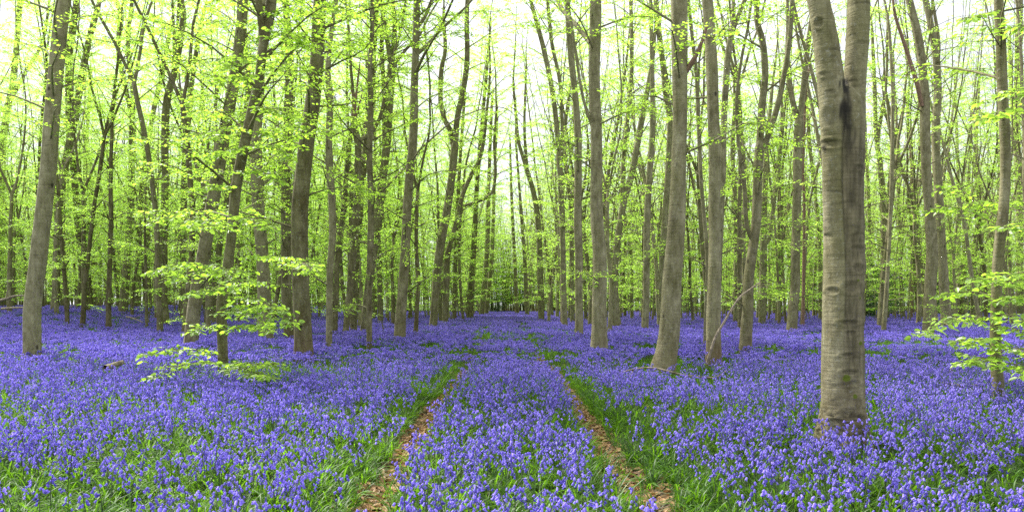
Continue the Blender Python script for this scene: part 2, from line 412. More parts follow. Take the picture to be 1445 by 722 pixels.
# ------------------------------------------------------------------ surveyed trees
# key: (phrase, label, tone, algae, rust, [(y, x, width)...], [limb lists], options)
TREES = [
 ('leaning pale grey beech', 'thick pale grey smooth beech leaning rightwards next to the slim bowed beech', .86, .3, .1,
  [(508, 45, 23), (460, 45.5, 22), (420, 48, 22), (300, 62, 22), (200, 72, 21), (100, 80, 19), (0, 91, 18)], [], dict(top=15)),
 ('slim bowed beech', 'slim grey-brown beech bowed outwards halfway, just beyond the leaning pale grey beech', .5, .5, .2,
  [(457, 74, 12), (415, 78, 10.5), (330, 81, 10), (260, 85, 10), (200, 97, 10), (143, 107, 9), (107, 113, 9), (55, 123, 8), (15, 134, 7)], [], dict()),
 ('dark crooked stem', 'dark crooked stem sloping down to the flowers between bowed slim beech and twin-topped beech', .2, .5, .1,
  [(456, 125, 10), (410, 120, 10), (322, 110, 8), (245, 104, 8), (190, 98, 9), (90, 97, 9), (30, 104, 9), (0, 108, 8)], [], dict()),
 ('edge trunk with dark top', 'dark beech trunk at the very edge of the wood, leaning over a leafy gap', .4, .5, .2,
  [(447, 2, 12), (380, 1, 10), (290, 3, 9), (215, 5, 9), (160, 12, 9), (122, 20, 8), (60, 27, 7), (0, 32, 7)], [[(150, 14, 5), (100, 40, 4), (60, 62, 4), (0, 72, 3)]], dict(leafy=1)),
 ('twin-topped slim beech', 'slim beech dividing high up into two upright wavy stems', .55, .4, .2,
  [(454, 172, 12), (410, 176, 12), (307, 184, 9), (215, 186, 9), (176, 187, 9)], [[(176, 187, 7), (137, 180, 6), (76, 167, 6), (21, 169, 6), (0, 164, 5)], [(176, 187, 7), (122, 189, 6), (67, 184, 6), (6, 192, 5)]], dict()),
 ('short shaded stem', 'short shaded stem with a thin wavering top in front of bright leaves', .35, .4, .2,
  [(439, 133, 8), (410, 132, 7.5), (322, 131, 7), (246, 125, 6), (209, 123, 5), (150, 127, 4), (107, 129, 4)], [], dict()),
 ('swan-necked olive beech', 'olive beech with swan-necked bend above and swollen dark foot', .38, .55, .2,
  [(462, 232, 17), (440, 230, 15), (410, 228, 14), (322, 230, 11), (261, 232, 10), (200, 231, 10), (137, 234, 10), (100, 244, 9), (61, 251, 9), (21, 256, 8), (0, 253, 8)], [[(110, 242, 5), (60, 248, 4), (0, 250, 3)]], dict()),
 ('slanting thin beech', 'thin beech slanting steadily away between the twin-topped and swan-necked beeches', .4, .4, .2,
  [(447, 193, 9), (410, 195, 9), (300, 198, 7), (230, 207, 7), (152, 219, 6), (107, 231, 6), (40, 243, 5)], [], dict()),
 ('wavering brown stem', 'even brown stem just past the swan-necked beech, dividing near the treetops', .35, .5, .2,
  [(456, 259, 10), (400, 259, 9), (322, 259, 9), (230, 261, 8), (183, 265, 8), (131, 270, 8)], [[(131, 270, 6), (55, 276, 6), (15, 280, 5)], [(131, 270, 5), (70, 256, 4), (0, 262, 4)]], dict()),
 ('mottled leaning beech', 'stout mottled beech leaning behind bright leaf sprays, black knots on its lower trunk', .55, .6, .2,
  [(491, 269, 21), (460, 271, 20), (427, 275, 19), (357, 287, 18), (315, 294, 17), (270, 302, 17), (198, 314, 17), (146, 323, 16), (100, 331, 16), (61, 336, 15), (24, 340, 15), (0, 341, 15)], [], dict(leafy=1)),
 ('slender leafy-footed beech', 'slender dark beech carrying bright layered leaf sprays low over the bluebells', .36, .4, .1,
  [(521, 315, 15), (466, 314, 14), (427, 314, 14), (369, 323, 13), (326, 329, 13), (270, 335, 14), (212, 346, 14), (158, 358, 13), (116, 368, 13), (70, 374, 13), (27, 383, 15), (0, 387, 15)], [[(60, 375, 10), (20, 373, 10), (0, 374, 9)]], dict(leafy=1)),
 ('stem hidden behind sprays', 'brown stem half hidden behind the leaf sprays of the slender dark beech', .3, .5, .2,
  [(458, 300, 10), (400, 304, 9), (340, 311, 9), (267, 324, 9), (209, 333, 9), (170, 345, 9), (131, 352, 9), (67, 346, 9), (0, 344, 8)], [], dict()),
 ('straight silver beech', 'straight silvery beech with small black knots, standing past the slender dark beech', .75, .3, .3,
  [(480, 376, 21), (430, 373, 19), (370, 371, 18), (307, 366, 17), (230, 362, 16), (183, 362, 15), (140, 366, 14), (60, 370, 12), (0, 373, 11)], [], dict(leafy=1)),
 ('narrow grey beech', 'narrow grey beech tight against the straight silvery beech', .5, .4, .3,
  [(447, 355, 10), (400, 357, 9), (300, 358, 8), (200, 352, 7), (100, 350, 6)], [], dict()),
 ('upright knotty beech', 'upright olive beech close beside the stout dark beech, knots down its side', .42, .6, .5,
  [(477, 408, 15), (395, 404, 14), (291, 404, 14), (218, 404, 13), (171, 407, 12), (122, 409, 12), (76, 409, 12), (30, 406, 10), (0, 404, 10)], [], dict(leafy=1)),
 ('stout dark beech', 'stout dark beech leaning slightly, rust-stained foot, fresh leaves across its top', .3, .6, .8,
  [(507, 429, 29), (485, 428, 25), (435, 426, 23), (370, 424, 23), (307, 424, 24), (246, 429, 23), (206, 433, 22), (152, 442, 21), (100, 448, 19), (55, 451, 18), (0, 454, 17)], [], dict(leafy=1)),
 ('paired grey stem', 'pale grey stem sharing its foot with a snapped stem, just past the stout dark beech', .75, .3, .2,
  [(489, 464, 9), (440, 465, 9), (385, 466, 10), (322, 470, 10), (230, 466, 10), (195, 465, 9), (143, 467, 9), (100, 464, 8), (40, 470, 6)], [], dict()),
 ('brown reclining stem', 'brown stem slanting out from the pale grey stem beside the stout dark beech', .3, .4, .3,
  [(471, 472, 9), (370, 476, 8), (291, 485, 8), (246, 488, 7), (209, 492, 7)], [[(209, 492, 6), (150, 500, 5), (100, 498, 4)]], dict()),
 ('broken-topped beech', 'broken beech whose top ends in a torn reddish splinter, one live side limb', .35, .5, .2,
  [(473, 487, 9), (410, 494, 10), (370, 497, 10), (291, 503, 10), (230, 505, 10), (200, 504, 10), (180, 500, 9), (160, 499, 7)], [[(197, 505, 6), (193, 514, 6), (183, 524, 6), (165, 533, 5.5), (147, 537, 5), (100, 545, 5), (40, 560, 4)]], dict(broken=1)),
 ('smooth upward stem', 'smooth olive stem rising straight just past the broken splintered beech', .4, .5, .2,
  [(468, 499, 10), (397, 501, 9), (300, 508, 9), (230, 514, 9), (183, 520, 9), (122, 525, 8), (61, 529, 8), (15, 532, 7), (0, 533, 7)], [], dict()),
 ('twisting narrow beech', 'narrow beech standing in the open flowers, slightly twisted, nearest of its cluster', .4, .5, .2,
  [(488, 521, 8.5), (435, 521, 8), (360, 522, 9), (307, 523, 9), (230, 521, 8), (150, 522, 8), (91, 521, 7), (30, 524, 6)], [], dict()),
 ('many-headed beech', 'grey-brown beech opening high up into several upright heads, long arching branch at its side', .45, .5, .2,
  [(469, 513, 11), (410, 519, 11), (358, 526, 12), (328, 531, 12), (261, 538, 12), (215, 544, 12), (137, 549, 11), (91, 552, 11)],
  [[(91, 552, 8), (46, 545, 7), (15, 541, 6), (0, 540, 6)], [(91, 552, 8), (36, 556, 7), (0, 553, 6)], [(225, 543, 6), (170, 541, 6), (122, 540, 6), (61, 537, 6), (15, 538, 5)], [(90, 554, 6), (62, 572, 4), (36, 590, 4), (8, 600, 3)]], dict(arch=1)),
 ('thin clean stem', 'thin clean stem with yellow leaf tufts by its foot, before the straight grey-brown beech', .4, .5, .2,
  [(457, 537, 8), (410, 536, 7), (372, 534, 7), (330, 530, 6), (250, 528, 5)], [], dict()),
 ('straight grey-brown beech', 'straight grey-brown beech standing alone with long upswept side limbs', .52, .5, .3,
  [(479, 564, 17), (440, 566, 15), (410, 568, 14), (360, 571, 14), (300, 574, 13), (240, 578, 12), (200, 582, 12), (122, 584, 11), (46, 586, 10), (0, 587, 10)],
  [[(75, 586, 6), (60, 600, 5), (30, 626, 4), (6, 650, 3)], [(38, 586, 6), (20, 597, 5), (0, 604, 5)], [(104, 584, 5), (85, 600, 4), (74, 615, 3)]], dict()),
 ('wide-forked sinuous beech', 'leaning beech that spreads into sinuous twin limbs beside the flower path', .45, .5, .3,
  [(463, 611, 12), (410, 615, 12), (383, 617, 12), (331, 624, 12), (291, 632, 11), (246, 638, 11), (206, 642, 11)],
  [[(215, 641, 8), (183, 635, 8), (168, 627, 7), (137, 620, 7), (91, 621, 7), (61, 626, 6), (15, 623, 5)], [(210, 642, 9), (170, 645, 8), (137, 652, 8), (91, 659, 8), (30, 659, 7), (0, 660, 6)]], dict()),
 ('curving pathside stem', 'stem curving up towards the path then kinking back, behind the sinuous twin-limbed beech', .4, .5, .3,
  [(457, 628, 9), (397, 630, 9), (360, 632, 8), (330, 640, 7), (280, 652, 6), (250, 664, 6), (215, 680, 5), (150, 688, 4)], [[(292, 652, 4), (276, 690, 4), (246, 699, 4), (200, 697, 4), (150, 700, 3)]], dict()),
 ('first slim row stem', 'slim stem in the row lining the path, second beyond the curving stem', .35, .4, .3, [(452, 641, 6.5), (360, 643, 6), (250, 648, 5), (150, 655, 4)], [], dict()),
 ('thicker row stem', 'thicker dark stem with leaf tufts in the row lining the path', .3, .4, .3, [(450, 663, 10), (410, 665, 9), (360, 668, 8), (250, 674, 6), (130, 684, 5), (60, 690, 4)], [], dict()),
 ('thin leaning row stem', 'thin leaning stem in front of the thicker dark stem lining the path', .3, .4, .3, [(453, 654, 4.5), (410, 650, 4), (340, 648, 4), (250, 655, 3)], [], dict()),
 ('grey row stem', 'grey stem near the end of the row lining the path', .5, .4, .3, [(445, 679, 8), (360, 687, 7), (250, 690, 5), (150, 694, 4)], [], dict()),
 ('row-end stem', 'last distinct stem of the row before the green end of the path', .5, .4, .3, [(444, 686, 6), (360, 694, 6), (250, 698, 4), (170, 702, 3)], [], dict()),
 ('first stem across the path', 'first thin stem across the path from the row end, straight', .45, .4, .3, [(443, 730, 6), (360, 726, 5), (280, 722, 4), (210, 720, 3)], [], dict()),
 ('pair stem across the path', 'thin pale stem leaning over the path end, beside a thicker twin', .55, .4, .3, [(445, 744, 6), (360, 740, 5.5), (280, 734, 4), (200, 728, 3)], [], dict()),
 ('long-armed pathside beech', 'grey beech arching its long top across towards the path', .6, .4, .3,
  [(452, 764, 9), (410, 763, 9), (322, 760, 8), (276, 754, 7), (237, 743, 6), (200, 732, 5), (160, 728, 4)], [[(240, 744, 5), (180, 740, 4), (110, 742, 3)]], dict()),
 ('slender grey twin pair', 'tall slender grey beech sweeping out over the path, with a twin stem', .6, .4, .3,
  [(464, 797, 8.5), (395, 795, 8), (307, 793, 8), (246, 790, 8), (198, 787, 7.5), (137, 780, 7), (85, 770, 7), (46, 760, 6), (6, 749, 5)], [[(240, 790, 6), (195, 793, 5), (122, 790, 5), (61, 778, 5), (0, 772, 5)]], dict()),
 ('thin tree behind the slate stem', 'thin grey stem leaning in behind the slate-grey pathside beech', .45, .4, .3,
  [(456, 808, 7.5), (385, 807, 6), (291, 805, 6), (240, 798, 5), (200, 795, 5), (130, 803, 4)], [], dict()),
 ('slate-grey pathside beech', 'slate-grey beech standing by the path just before the thick pale beech', .6, .4, .2,
  [(475, 817, 13), (455, 817, 12), (410, 817, 11), (360, 817, 11), (307, 815, 11), (246, 816, 11), (183, 815, 10), (122, 810, 9), (61, 804, 9), (15, 801, 8), (0, 800, 8)], [], dict()),
 ('thick pale pathside beech', 'thick pale straight beech near the path, small side limb high up', .68, .4, .3,
  [(494, 845, 26), (470, 846, 22), (435, 846, 20), (360, 846, 19), (291, 842, 18), (200, 842, 17), (122, 839, 16), (61, 840, 16), (0, 841, 16)], [[(60, 834, 7), (45, 829, 7), (20, 817, 7), (0, 806, 6)], [(178, 836, 5), (150, 826, 4), (119, 819, 4)]], dict()),
 ('mossy-footed mid beech', 'mid-sized beech with broad dark foot standing past the thick pale beech', .62, .4, .5,
  [(462, 870, 15), (450, 869, 13), (410, 867, 11), (360, 869, 10), (291, 879, 9), (246, 891, 9), (183, 903, 9), (122, 914, 7)], [[(300, 877, 6), (230, 879, 6), (165, 885, 6), (107, 890, 6), (46, 890, 5), (0, 888, 5)]], dict()),
 ('even grey pole beech', 'even pole-like grey beech between the mid-sized and the heavy leaning beech', .62, .4, .3,
  [(467, 910, 11), (410, 912, 10), (360, 912, 9.5), (307, 913, 9), (246, 916, 9), (195, 920, 9), (137, 920, 7), (76, 919, 6), (0, 917, 5)], [], dict()),
 ('stem shadowing the heavy beech', 'pale stem close behind the heavy leaning beech, opening beyond it higher up', .6, .4, .3,
  [(462, 934, 11), (350, 936, 10), (246, 943, 9), (171, 946, 9), (131, 940, 9), (82, 935, 8), (24, 928, 8), (0, 926, 7)], [], dict()),
 ('heavy leaning beech', 'heavy beech leaning at its foot then straight, with one dead reddish stub limb', .60, .5, .35,
  [(517, 936, 36), (500, 940, 31), (480, 943, 29), (460, 945, 28), (398, 949, 26), (322, 954, 24), (261, 957, 22), (200, 959, 21), (152, 960, 21), (107, 960, 22), (46, 959, 23), (0, 958, 23)], [], dict(stub=1)),
 ('rusty-footed beech', 'straight beech with rust-brown foot, a dead pale branch leaning against it', .64, .4, .95,
  [(507, 1007, 23), (480, 1007, 20), (452, 1007, 20), (383, 1009, 18), (291, 1010, 17), (200, 1010, 17), (168, 1009, 16), (91, 1007, 16), (46, 1005, 15), (0, 1002, 15)], [[(45, 1010, 6), (20, 1015, 5), (0, 1017, 5)]], dict()),
 ('stem behind rusty-footed beech', 'stem rising behind the rusty-footed beech and forking at its top', .5, .4, .3,
  [(470, 1012, 10), (360, 1014, 10), (246, 1019, 9), (183, 1020, 9), (91, 1025, 9), (46, 1031, 8)], [[(46, 1031, 6), (20, 1034, 6), (0, 1034, 5)], [(50, 1031, 7), (25, 1040, 6), (0, 1050, 6)]], dict()),
 ('hairline stem by the rusty foot', 'thin upright stem peeping out beside the rusty-footed beech', .5, .4, .3,
  [(488, 995, 5.5), (410, 997, 5.5), (360, 998, 5.5), (261, 990, 5.5), (183, 986, 6), (107, 983, 5.5), (61, 978, 5)], [], dict()),
 ('dark-footed forked beech', 'dark-footed beech splitting mid-height into a straight and a sweeping limb', .42, .5, .3,
  [(495, 1052, 18), (460, 1053, 16), (435, 1055, 15), (395, 1056, 14), (322, 1065, 13), (246, 1068, 13), (209, 1070, 13)],
  [[(215, 1070, 10), (152, 1074, 10), (107, 1079, 9), (61, 1076, 9), (30, 1069, 8), (0, 1069, 8)], [(215, 1071, 9), (198, 1080, 8), (152, 1095, 8), (107, 1104, 7), (61, 1111, 7), (15, 1114, 6)], [(340, 1062, 6), (320, 1052, 6), (261, 1047, 6), (215, 1039, 5), (150, 1034, 4), (90, 1040, 4)]], dict()),
 ('slim stem before the dark foot', 'slim pale stem standing beside the dark-footed forked beech', .55, .4, .3,
  [(456, 1038, 7.5), (360, 1039, 7), (276, 1037, 6), (215, 1033, 6), (150, 1036, 4)], [], dict()),
 ('pale sidestepping beech', 'pale beech beyond the dark-footed one, throwing a thin limb outwards', .7, .3, .3,
  [(457, 1075, 11), (410, 1076, 10.5), (383, 1077, 10), (291, 1078, 8), (200, 1082, 6)], [[(345, 1079, 6), (337, 1086, 6), (276, 1095, 5), (215, 1103, 5), (150, 1106, 4)]], dict()),
 ('leaning brown-grey beech', 'brown-grey beech with clean foot, two narrow heads, beside a reddish pole', .5, .4, .3,
  [(468, 1117, 16), (440, 1119, 14), (410, 1122, 13), (360, 1123, 12), (322, 1124, 12), (246, 1126, 13), (200, 1127, 13), (171, 1129, 12)], [[(171, 1127, 8), (131, 1120, 8), (82, 1117, 7), (30, 1120, 6)], [(171, 1130, 9), (122, 1132, 8), (61, 1136, 7), (15, 1140, 6)]], dict()),
 ('reddish thin pole', 'reddish thin pole of a tree between the brown-grey beech and the great forked beech', .12, .1, 1.0,
  [(462, 1133, 4.5), (398, 1134, 4.5), (291, 1135, 4), (230, 1133, 3.5), (160, 1136, 3)], [], dict(red=1)),
 ('stem touching the great beech', 'thin grey stem peeping out at the great forked beech flank', .5, .4, .3,
  [(452, 1158, 6), (352, 1158, 5.5), (276, 1153, 5), (209, 1146, 5), (140, 1142, 4)], [], dict()),
 ('dark slim stem past the great beech', 'dark slim stem just past the great forked beech', .35, .5, .3,
  [(446, 1228, 6), (383, 1228, 5.5), (276, 1225, 5), (200, 1221, 4)], [], dict()),
 ('clean stem past the great beech', 'clean grey stem past the great forked beech, slightly curved with wispy top', .6, .4, .3,
  [(454, 1242, 9.5), (398, 1246, 9), (307, 1248, 8.5), (230, 1242, 7), (195, 1237, 6), (107, 1234, 5), (46, 1231, 4)], [[(200, 1238, 5), (120, 1246, 4), (40, 1244, 3)]], dict()),
 ('pale leaning whip', 'thin pale leaning stem crossing in front of the clean grey stem foot', .7, .3, .3,
  [(467, 1247, 6.5), (410, 1251, 6), (322, 1256, 5), (230, 1259, 5), (183, 1260, 5), (122, 1260, 5), (61, 1257, 4)], [], dict()),
 ('wand between grey stems', 'wand-like grey stem rising before the dark evergreen thicket', .6, .4, .3,
  [(446, 1272, 5.5), (398, 1271, 5.5), (276, 1268, 5), (215, 1269, 4), (140, 1262, 3)], [], dict()),
 ('reddish dead wand', 'reddish bare dying stem between the wand-like stem and the twin-trunked pair', .25, .1, 1.0,
  [(449, 1286, 4), (407, 1287, 4), (291, 1289, 3.5), (215, 1286, 3), (130, 1280, 2.5)], [], dict(red=1)),
 ('first of the twin-trunked pair', 'brown beech, slimmer-topped partner of two big trunks standing close together, dead limb at its neck', .52, .4, .3,
  [(472, 1310, 16), (440, 1311, 15), (410, 1313, 15), (360, 1316, 15), (307, 1313, 14), (246, 1309, 13), (183, 1307, 13), (137, 1307, 12), (91, 1304, 11), (46, 1297, 11), (0, 1286, 10)], [], dict(deadlimb=1)),
 ('second of the twin-trunked pair', 'grey beech tucked behind its browner partner, with hollow knot, twin-trunked pair', .65, .4, .3,
  [(464, 1336, 15), (440, 1335, 14), (385, 1331, 13), (291, 1326, 11), (230, 1322, 11), (183, 1321, 11), (122, 1324, 10), (76, 1321, 9), (30, 1313, 8), (0, 1307, 8)], [[(100, 1323, 5), (60, 1326, 5), (10, 1320, 4)]], dict()),
 ('stem inside the twin pair', 'slight stem showing between the two big trunks of the twin pair', .55, .4, .3, [(444, 1324, 7), (360, 1322, 6), (250, 1320, 5)], [], dict()),
 ('dull stem past the twin pair', 'dull grey stem just past the twin-trunked pair', .5, .4, .3, [(444, 1343, 6.5), (395, 1341, 6), (322, 1339, 6), (240, 1338, 5)], [], dict()),
 ('pale leaning stem past the pair', 'pale thin stem leaning over a darker fork-topped stem', .75, .3, .3, [(447, 1351, 5.5), (383, 1353, 5), (307, 1354, 5), (215, 1353, 4), (120, 1350, 3)], [], dict()),
 ('fork-topped dark stem', 'dark stem forking low, one arm swinging out towards the leafy sapling', .3, .5, .3,
  [(447, 1357, 9), (395, 1359, 8), (372, 1361, 8)], [[(375, 1361, 5), (340, 1358, 5), (250, 1362, 4)], [(375, 1362, 6), (368, 1368, 6), (322, 1380, 5), (261, 1382, 5), (215, 1380, 4), (120, 1386, 3)]], dict()),
 ('leafy grey young beech', 'smooth grey young beech with low bright leaf sprays spreading over the bluebells', .38, .6, .1,
  [(552, 1409, 17), (520, 1407, 16), (475, 1405, 15), (409, 1407, 13.5), (370, 1409, 14), (337, 1412, 14), (322, 1414, 15), (276, 1418, 12.5), (215, 1420, 13), (137, 1417, 13), (61, 1414, 12.5), (0, 1411, 12)], [], dict(leafy=0)),
 ('pale bare wand', 'pale pinkish bare stem behind the leafy grey young beech', .85, .1, .6, [(441, 1428, 5), (400, 1423, 4.5), (360, 1419, 4), (290, 1415, 3), (200, 1412, 2.5)], [], dict()),
 ('edge trunk past the young beech', 'brown-grey trunk at the far edge behind the leafy young beech', .5, .4, .3,
  [(445, 1441, 10), (398, 1439, 9), (291, 1438, 9), (200, 1435, 9), (122, 1436, 9), (61, 1437, 9), (0, 1439, 8)], [[(230, 1436, 6), (150, 1429, 5), (60, 1426, 5)]], dict(leafy=1)),
 ('sapling before the swan neck', 'young pole-thin tree between the slanting thin beech and the swan-necked beech', .35, .4, .2, [(463, 207, 4.5), (400, 206.5, 4), (330, 205, 3), (260, 207, 2)], [], dict(thin=1)),
 ('sapling after the bowed beech', 'young pole-thin tree between the bowed beech and the dark crooked stem', .35, .4, .2, [(457, 92.5, 3), (400, 91.5, 3), (340, 91, 2), (280, 92, 1.5)], [], dict(thin=1)),
]
TREE_GROUP = 'beech trees of the bluebell wood'
landmarks = []     # (base pixel x, phrase)
occupied = []      # (X, Y, r)


def tree_root(name, x, y, label, cat='tree', group=TREE_GROUP):
    return empty(name, (x, y, float(ground_z(x, y))), label, cat, group)


def build_tree(ti, key, label, tone, algae, rust, pts, limbs, opt):
    r = np.random.default_rng(1000 + ti)
    yb, xb, _ = pts[0]
    d = float(min(F * 1.2 / (yb - HY), 92.0))
    near = d < 26
    X0 = (xb - CX) / F * d
    root = tree_root('beech_tree' if not opt.get('broken') else 'broken_beech_tree', X0, d, label)
    landmarks.append((xb, key, d)); occupied.append((X0, d, .5 * pts[0][2] * d / F + .5))
    base = np.array(root.location)
    lean = r.normal(0, .012)

    def conv(seq):
        P = np.array([surveyed(x, y, d) for y, x, w in seq]); R = np.array([w * .5 * d / F for y, x, w in seq])
        P[:, 1] += lean * np.maximum(P[:, 2], 0)
        return P, R
    P, R = conv(pts)
    foot = P[0].copy(); foot[2] = base[2] - .15
    foot[0] += (P[0][0] - P[1][0]) * .4
    P = np.vstack([foot, P]); R = np.r_[R[0] * 1.22, R]
    col = (tone + (.12 if xb > 780 else 0), algae, rust, 1)
    H = opt.get('top', r.uniform(17, 22))
    if opt.get('thin'): H = 7.5
    if d > 45: H = r.uniform(18, 23)
    leaders = []
    goes_on = not any(abs(lb[0][0] - pts[-1][0]) <= 14 for lb in limbs)      # no true fork at its top: the stem carries on
    if goes_on and not opt.get('broken'):
        P, R = extend(P, R, max(H, P[-1][2] + 2), r)
    elif not opt.get('broken'):
        # taper the main stem out just above its last fork
        P = np.vstack([P, P[-1] + (P[-1] - P[-2]) / np.linalg.norm(P[-1] - P[-2]) * R[-1] * 2]); R = np.r_[R, R[-1] * .45]
    S = spline(np.c_[P, R], .12 if near else .3)
    W = MB()
    W.tube(S[:, :3] - base, np.maximum(S[:, 3], .004), 22 if near else 12, wob=.075, seed=ti * 1.7)
    leaders.append((S[:, :3] - base, S[:, 3], W, goes_on and not opt.get('broken')))
    parts = [('trunk', W)]
    for li, lb in enumerate(limbs):
        Pl, Rl = conv(lb)
        Pl[:, 1] += np.linspace(0, 1, len(Pl)) * r.normal(0, .5)
        Pl, Rl = extend(Pl, Rl, max(H - r.uniform(0, 3), Pl[-1][2] + 1.5), r)
        S2 = spline(np.c_[Pl, Rl], .15 if near else .3)
        W2 = MB(); W2.tube(S2[:, :3] - base, np.maximum(S2[:, 3], .004), 14 if near else 9, wob=.06, seed=ti + li)
        leaders.append((S2[:, :3] - base, S2[:, 3], W2, True)); parts.append(('limb', W2))
    # leaves: density differs between the dense western side and the airier eastern side
    side = 1.15 if xb < 700 else (.75 if xb < 900 else .5)
    if 690 < xb < 780: side = .75
    L = Leaves()
    size = .078 if d < 38 else .11
    first = opt.get('first', 4.0 if d < 30 else 2.4)
    for path, rad, Wd, full in leaders:
        if opt.get('red'): continue
        zlo = first + r.uniform(0, 1.0) if full else 3.2
        zlo = max(zlo, path[0][2] + .3)
        gap = (.40 if full else .8) / side * (1.35 if len(leaders) > 2 else 1)
        grow(Wd, L, path, rad, r, zlo, path[-1][2] - .2, gap, size, .85, 2.1 if d < 60 else 2.4, d < 45, .95)
    if d > 18 and not opt.get('red') and not opt.get('broken'):
        # a few low leafy twigs on the bole
        path, rad, Wd, _ = leaders[0]
        grow(Wd, L, path, rad, r, r.uniform(1.0, 2.0), 6.0, 1.1 / side, size, 1.0, 1.4, d < 45, 1.0)
    if opt.get('leafy'):
        path, rad, Wd, _ = leaders[0]
        grow(Wd, L, path, rad, r, 2.9, 8.5, .55, .085, 1.25, 1.9, True, 1.0)
    for nm, Wd in parts:
        link(nm, Wd.mesh(nm, [REDWOOD if opt.get('red') else BARK]), root, None, col)
    if L.count():
        link('crown', L.mesh('crown', LEAF if near else LEAF_FAR, False), root)
    # particular parts
    if opt.get('broken'):
        B = MB()
        for a, (x0, y0, x1, y1, w) in enumerate([(499, 165, 509, 78, 5), (496, 170, 500, 128, 4), (502, 165, 513, 125, 3), (498, 150, 494, 120, 3)]):
            q0, q1 = surveyed(x0, y0, d), surveyed(x1, y1, d)
            mid = (q0 + q1) / 2 + [.03 * (a % 2), .02, 0]
            B.tube(spline(np.array([q0, mid, q1]), .15) - base, np.linspace(w * .5 * d / F, .012, len(spline(np.array([q0, mid, q1]), .15))), 7, wob=.3, seed=a, flat=.6)
        o = link('splinter', B.mesh('splinter', [REDWOOD]), root); o['label'] = 'torn reddish splinters at the broken top'
    if opt.get('arch'):
        pp = [(541, 268), (572, 236), (588, 216), (610, 195), (641, 170), (671, 157), (696, 151), (717, 155), (732, 170), (744, 186)]
        A = np.array([surveyed(x, y, d - .02 * i * d / 10) for i, (x, y) in enumerate(pp)])
        A = spline(A, .12); B = MB(); B.tube(A - base, np.linspace(.05, .009, len(A)), 8, wob=.1)
        for i in range(12, len(A) - 4, 9):
            e = np.array([r.normal(.2, .2), r.normal(0, .3), r.uniform(.1, .6)]) * .7
            B.tube(np.array([A[i], A[i] + e * .5, A[i] + e * [1.2, 1, .8]]) - base, [.008, .006, .003], 4)
        o = link('arching_branch', B.mesh('arching_branch', [DEADWOOD]), root); o['label'] = 'long thin branch arching towards the path'
    if opt.get('stub'):
        A = spline(np.array([surveyed(966, 104, d), surveyed(980, 82, d - .1), surveyed(990, 60, d - .15), surveyed(998, 37, d - .2)]), .06)
        B = MB(); B.tube(A - base, np.linspace(.055, .022, len(A)), 9, wob=.15)
        o = link('stub_limb', B.mesh('stub_limb', [REDWOOD]), root); o['label'] = 'dead reddish stub limb'
    if opt.get('deadlimb'):
        A = spline(np.array([surveyed(1301, 150, d), surveyed(1293, 115, d - .1), surveyed(1282, 80, d), surveyed(1272, 50, d), surveyed(1263, 20, d), surveyed(1258, -20, d)]), .12)
        B = MB(); B.tube(A - base, np.linspace(.09, .04, len(A)), 9, wob=.12)
        o = link('dead_limb', B.mesh('dead_limb', [REDWOOD]), root); o['label'] = 'dead bark-stripped reddish limb'
    return root, base, d


roots = {}
for ti, t in enumerate(TREES):
    roots[t[0]] = build_tree(ti, *t)


def add_sprays(key, specs, size, seed):
    root, base, d = roots[key]
    r = np.random.default_rng(seed)
    for pl in specs:
        dy0, dy1 = pl[0]
        q = pl[1:]
        pts = np.array([surveyed(x, y, d + dy0 + (dy1 - dy0) * i / (len(q) - 1)) for i, (x, y) in enumerate(q)]) - base
        W, L = MB(), Leaves()
        spray(W, L, pts, r, size)
        b = link('branch', W.mesh('branch', [BARK]), root, None, (.3, .3, .3, 1))
        link('leaves', L.mesh('leaves', LEAF, True), b)


add_sprays('slender leafy-footed beech', [
    ((0, -2.2), (327, 318), (310, 312), (285, 312), (258, 310), (232, 308), (206, 317)),
    ((0, -2.4), (328, 330), (308, 318), (282, 320), (262, 318)),
    ((0, -2.0), (330, 325), (345, 308), (362, 312), (380, 322)),
    ((0, -2.5), (320, 398), (300, 380), (275, 372), (245, 374), (215, 384)),
    ((0, -2.8), (320, 402), (325, 385), (318, 380), (325, 395), (330, 408)),
    ((0, -2.0), (319, 396), (298, 376), (272, 386), (240, 396)),
    ((0, -1.5), (316, 412), (298, 410), (282, 411), (262, 418)),
    ((0, 1.2), (317, 420), (340, 400), (358, 398), (374, 402)),
    ((0, -2.2), (318, 440), (345, 430), (372, 436), (398, 448), (404, 458)),
    ((0, -2.6), (318, 446), (340, 438), (362, 452), (384, 468)),
    ((0, -1.6), (318, 430), (350, 420), (378, 430), (400, 440)),
    ((0, -1.4), (317, 455), (335, 462), (355, 458), (372, 462)),
    ((0, -1.8), (312, 508), (290, 496), (262, 493), (232, 494), (196, 504)),
    ((0, -2.3), (312, 512), (290, 510), (262, 514), (236, 520), (216, 534)),
    ((0, -2.4), (318, 514), (338, 512), (362, 514), (384, 513)),
    ((0, -2.8), (318, 516), (336, 520), (356, 526), (374, 532)),
    ((0, -1.2), (316, 470), (300, 460), (284, 462), (268, 470)),
    ((0, -1.2), (335, 275), (318, 262), (300, 262), (284, 268)),
    ((0, -1.2), (338, 250), (360, 240), (378, 246), (392, 256)),
    ((0, -1.5), (352, 190), (330, 180), (310, 186), (296, 198)),
    ((0, -1.5), (356, 165), (378, 152), (396, 158), (412, 166)),
    ((0, -1.5), (372, 90), (355, 80), (335, 86), (318, 96)),
    ((0, -1.6), (376, 60), (398, 48), (415, 56), (428, 66)),
    ((0, -1.5), (366, 130), (345, 112), (322, 108), (305, 118)),
    ((0, -1.5), (350, 205), (330, 210), (312, 214), (296, 222)),
    ((0, -1.5), (347, 215), (368, 205), (390, 210), (412, 222)),
], .105, 5)
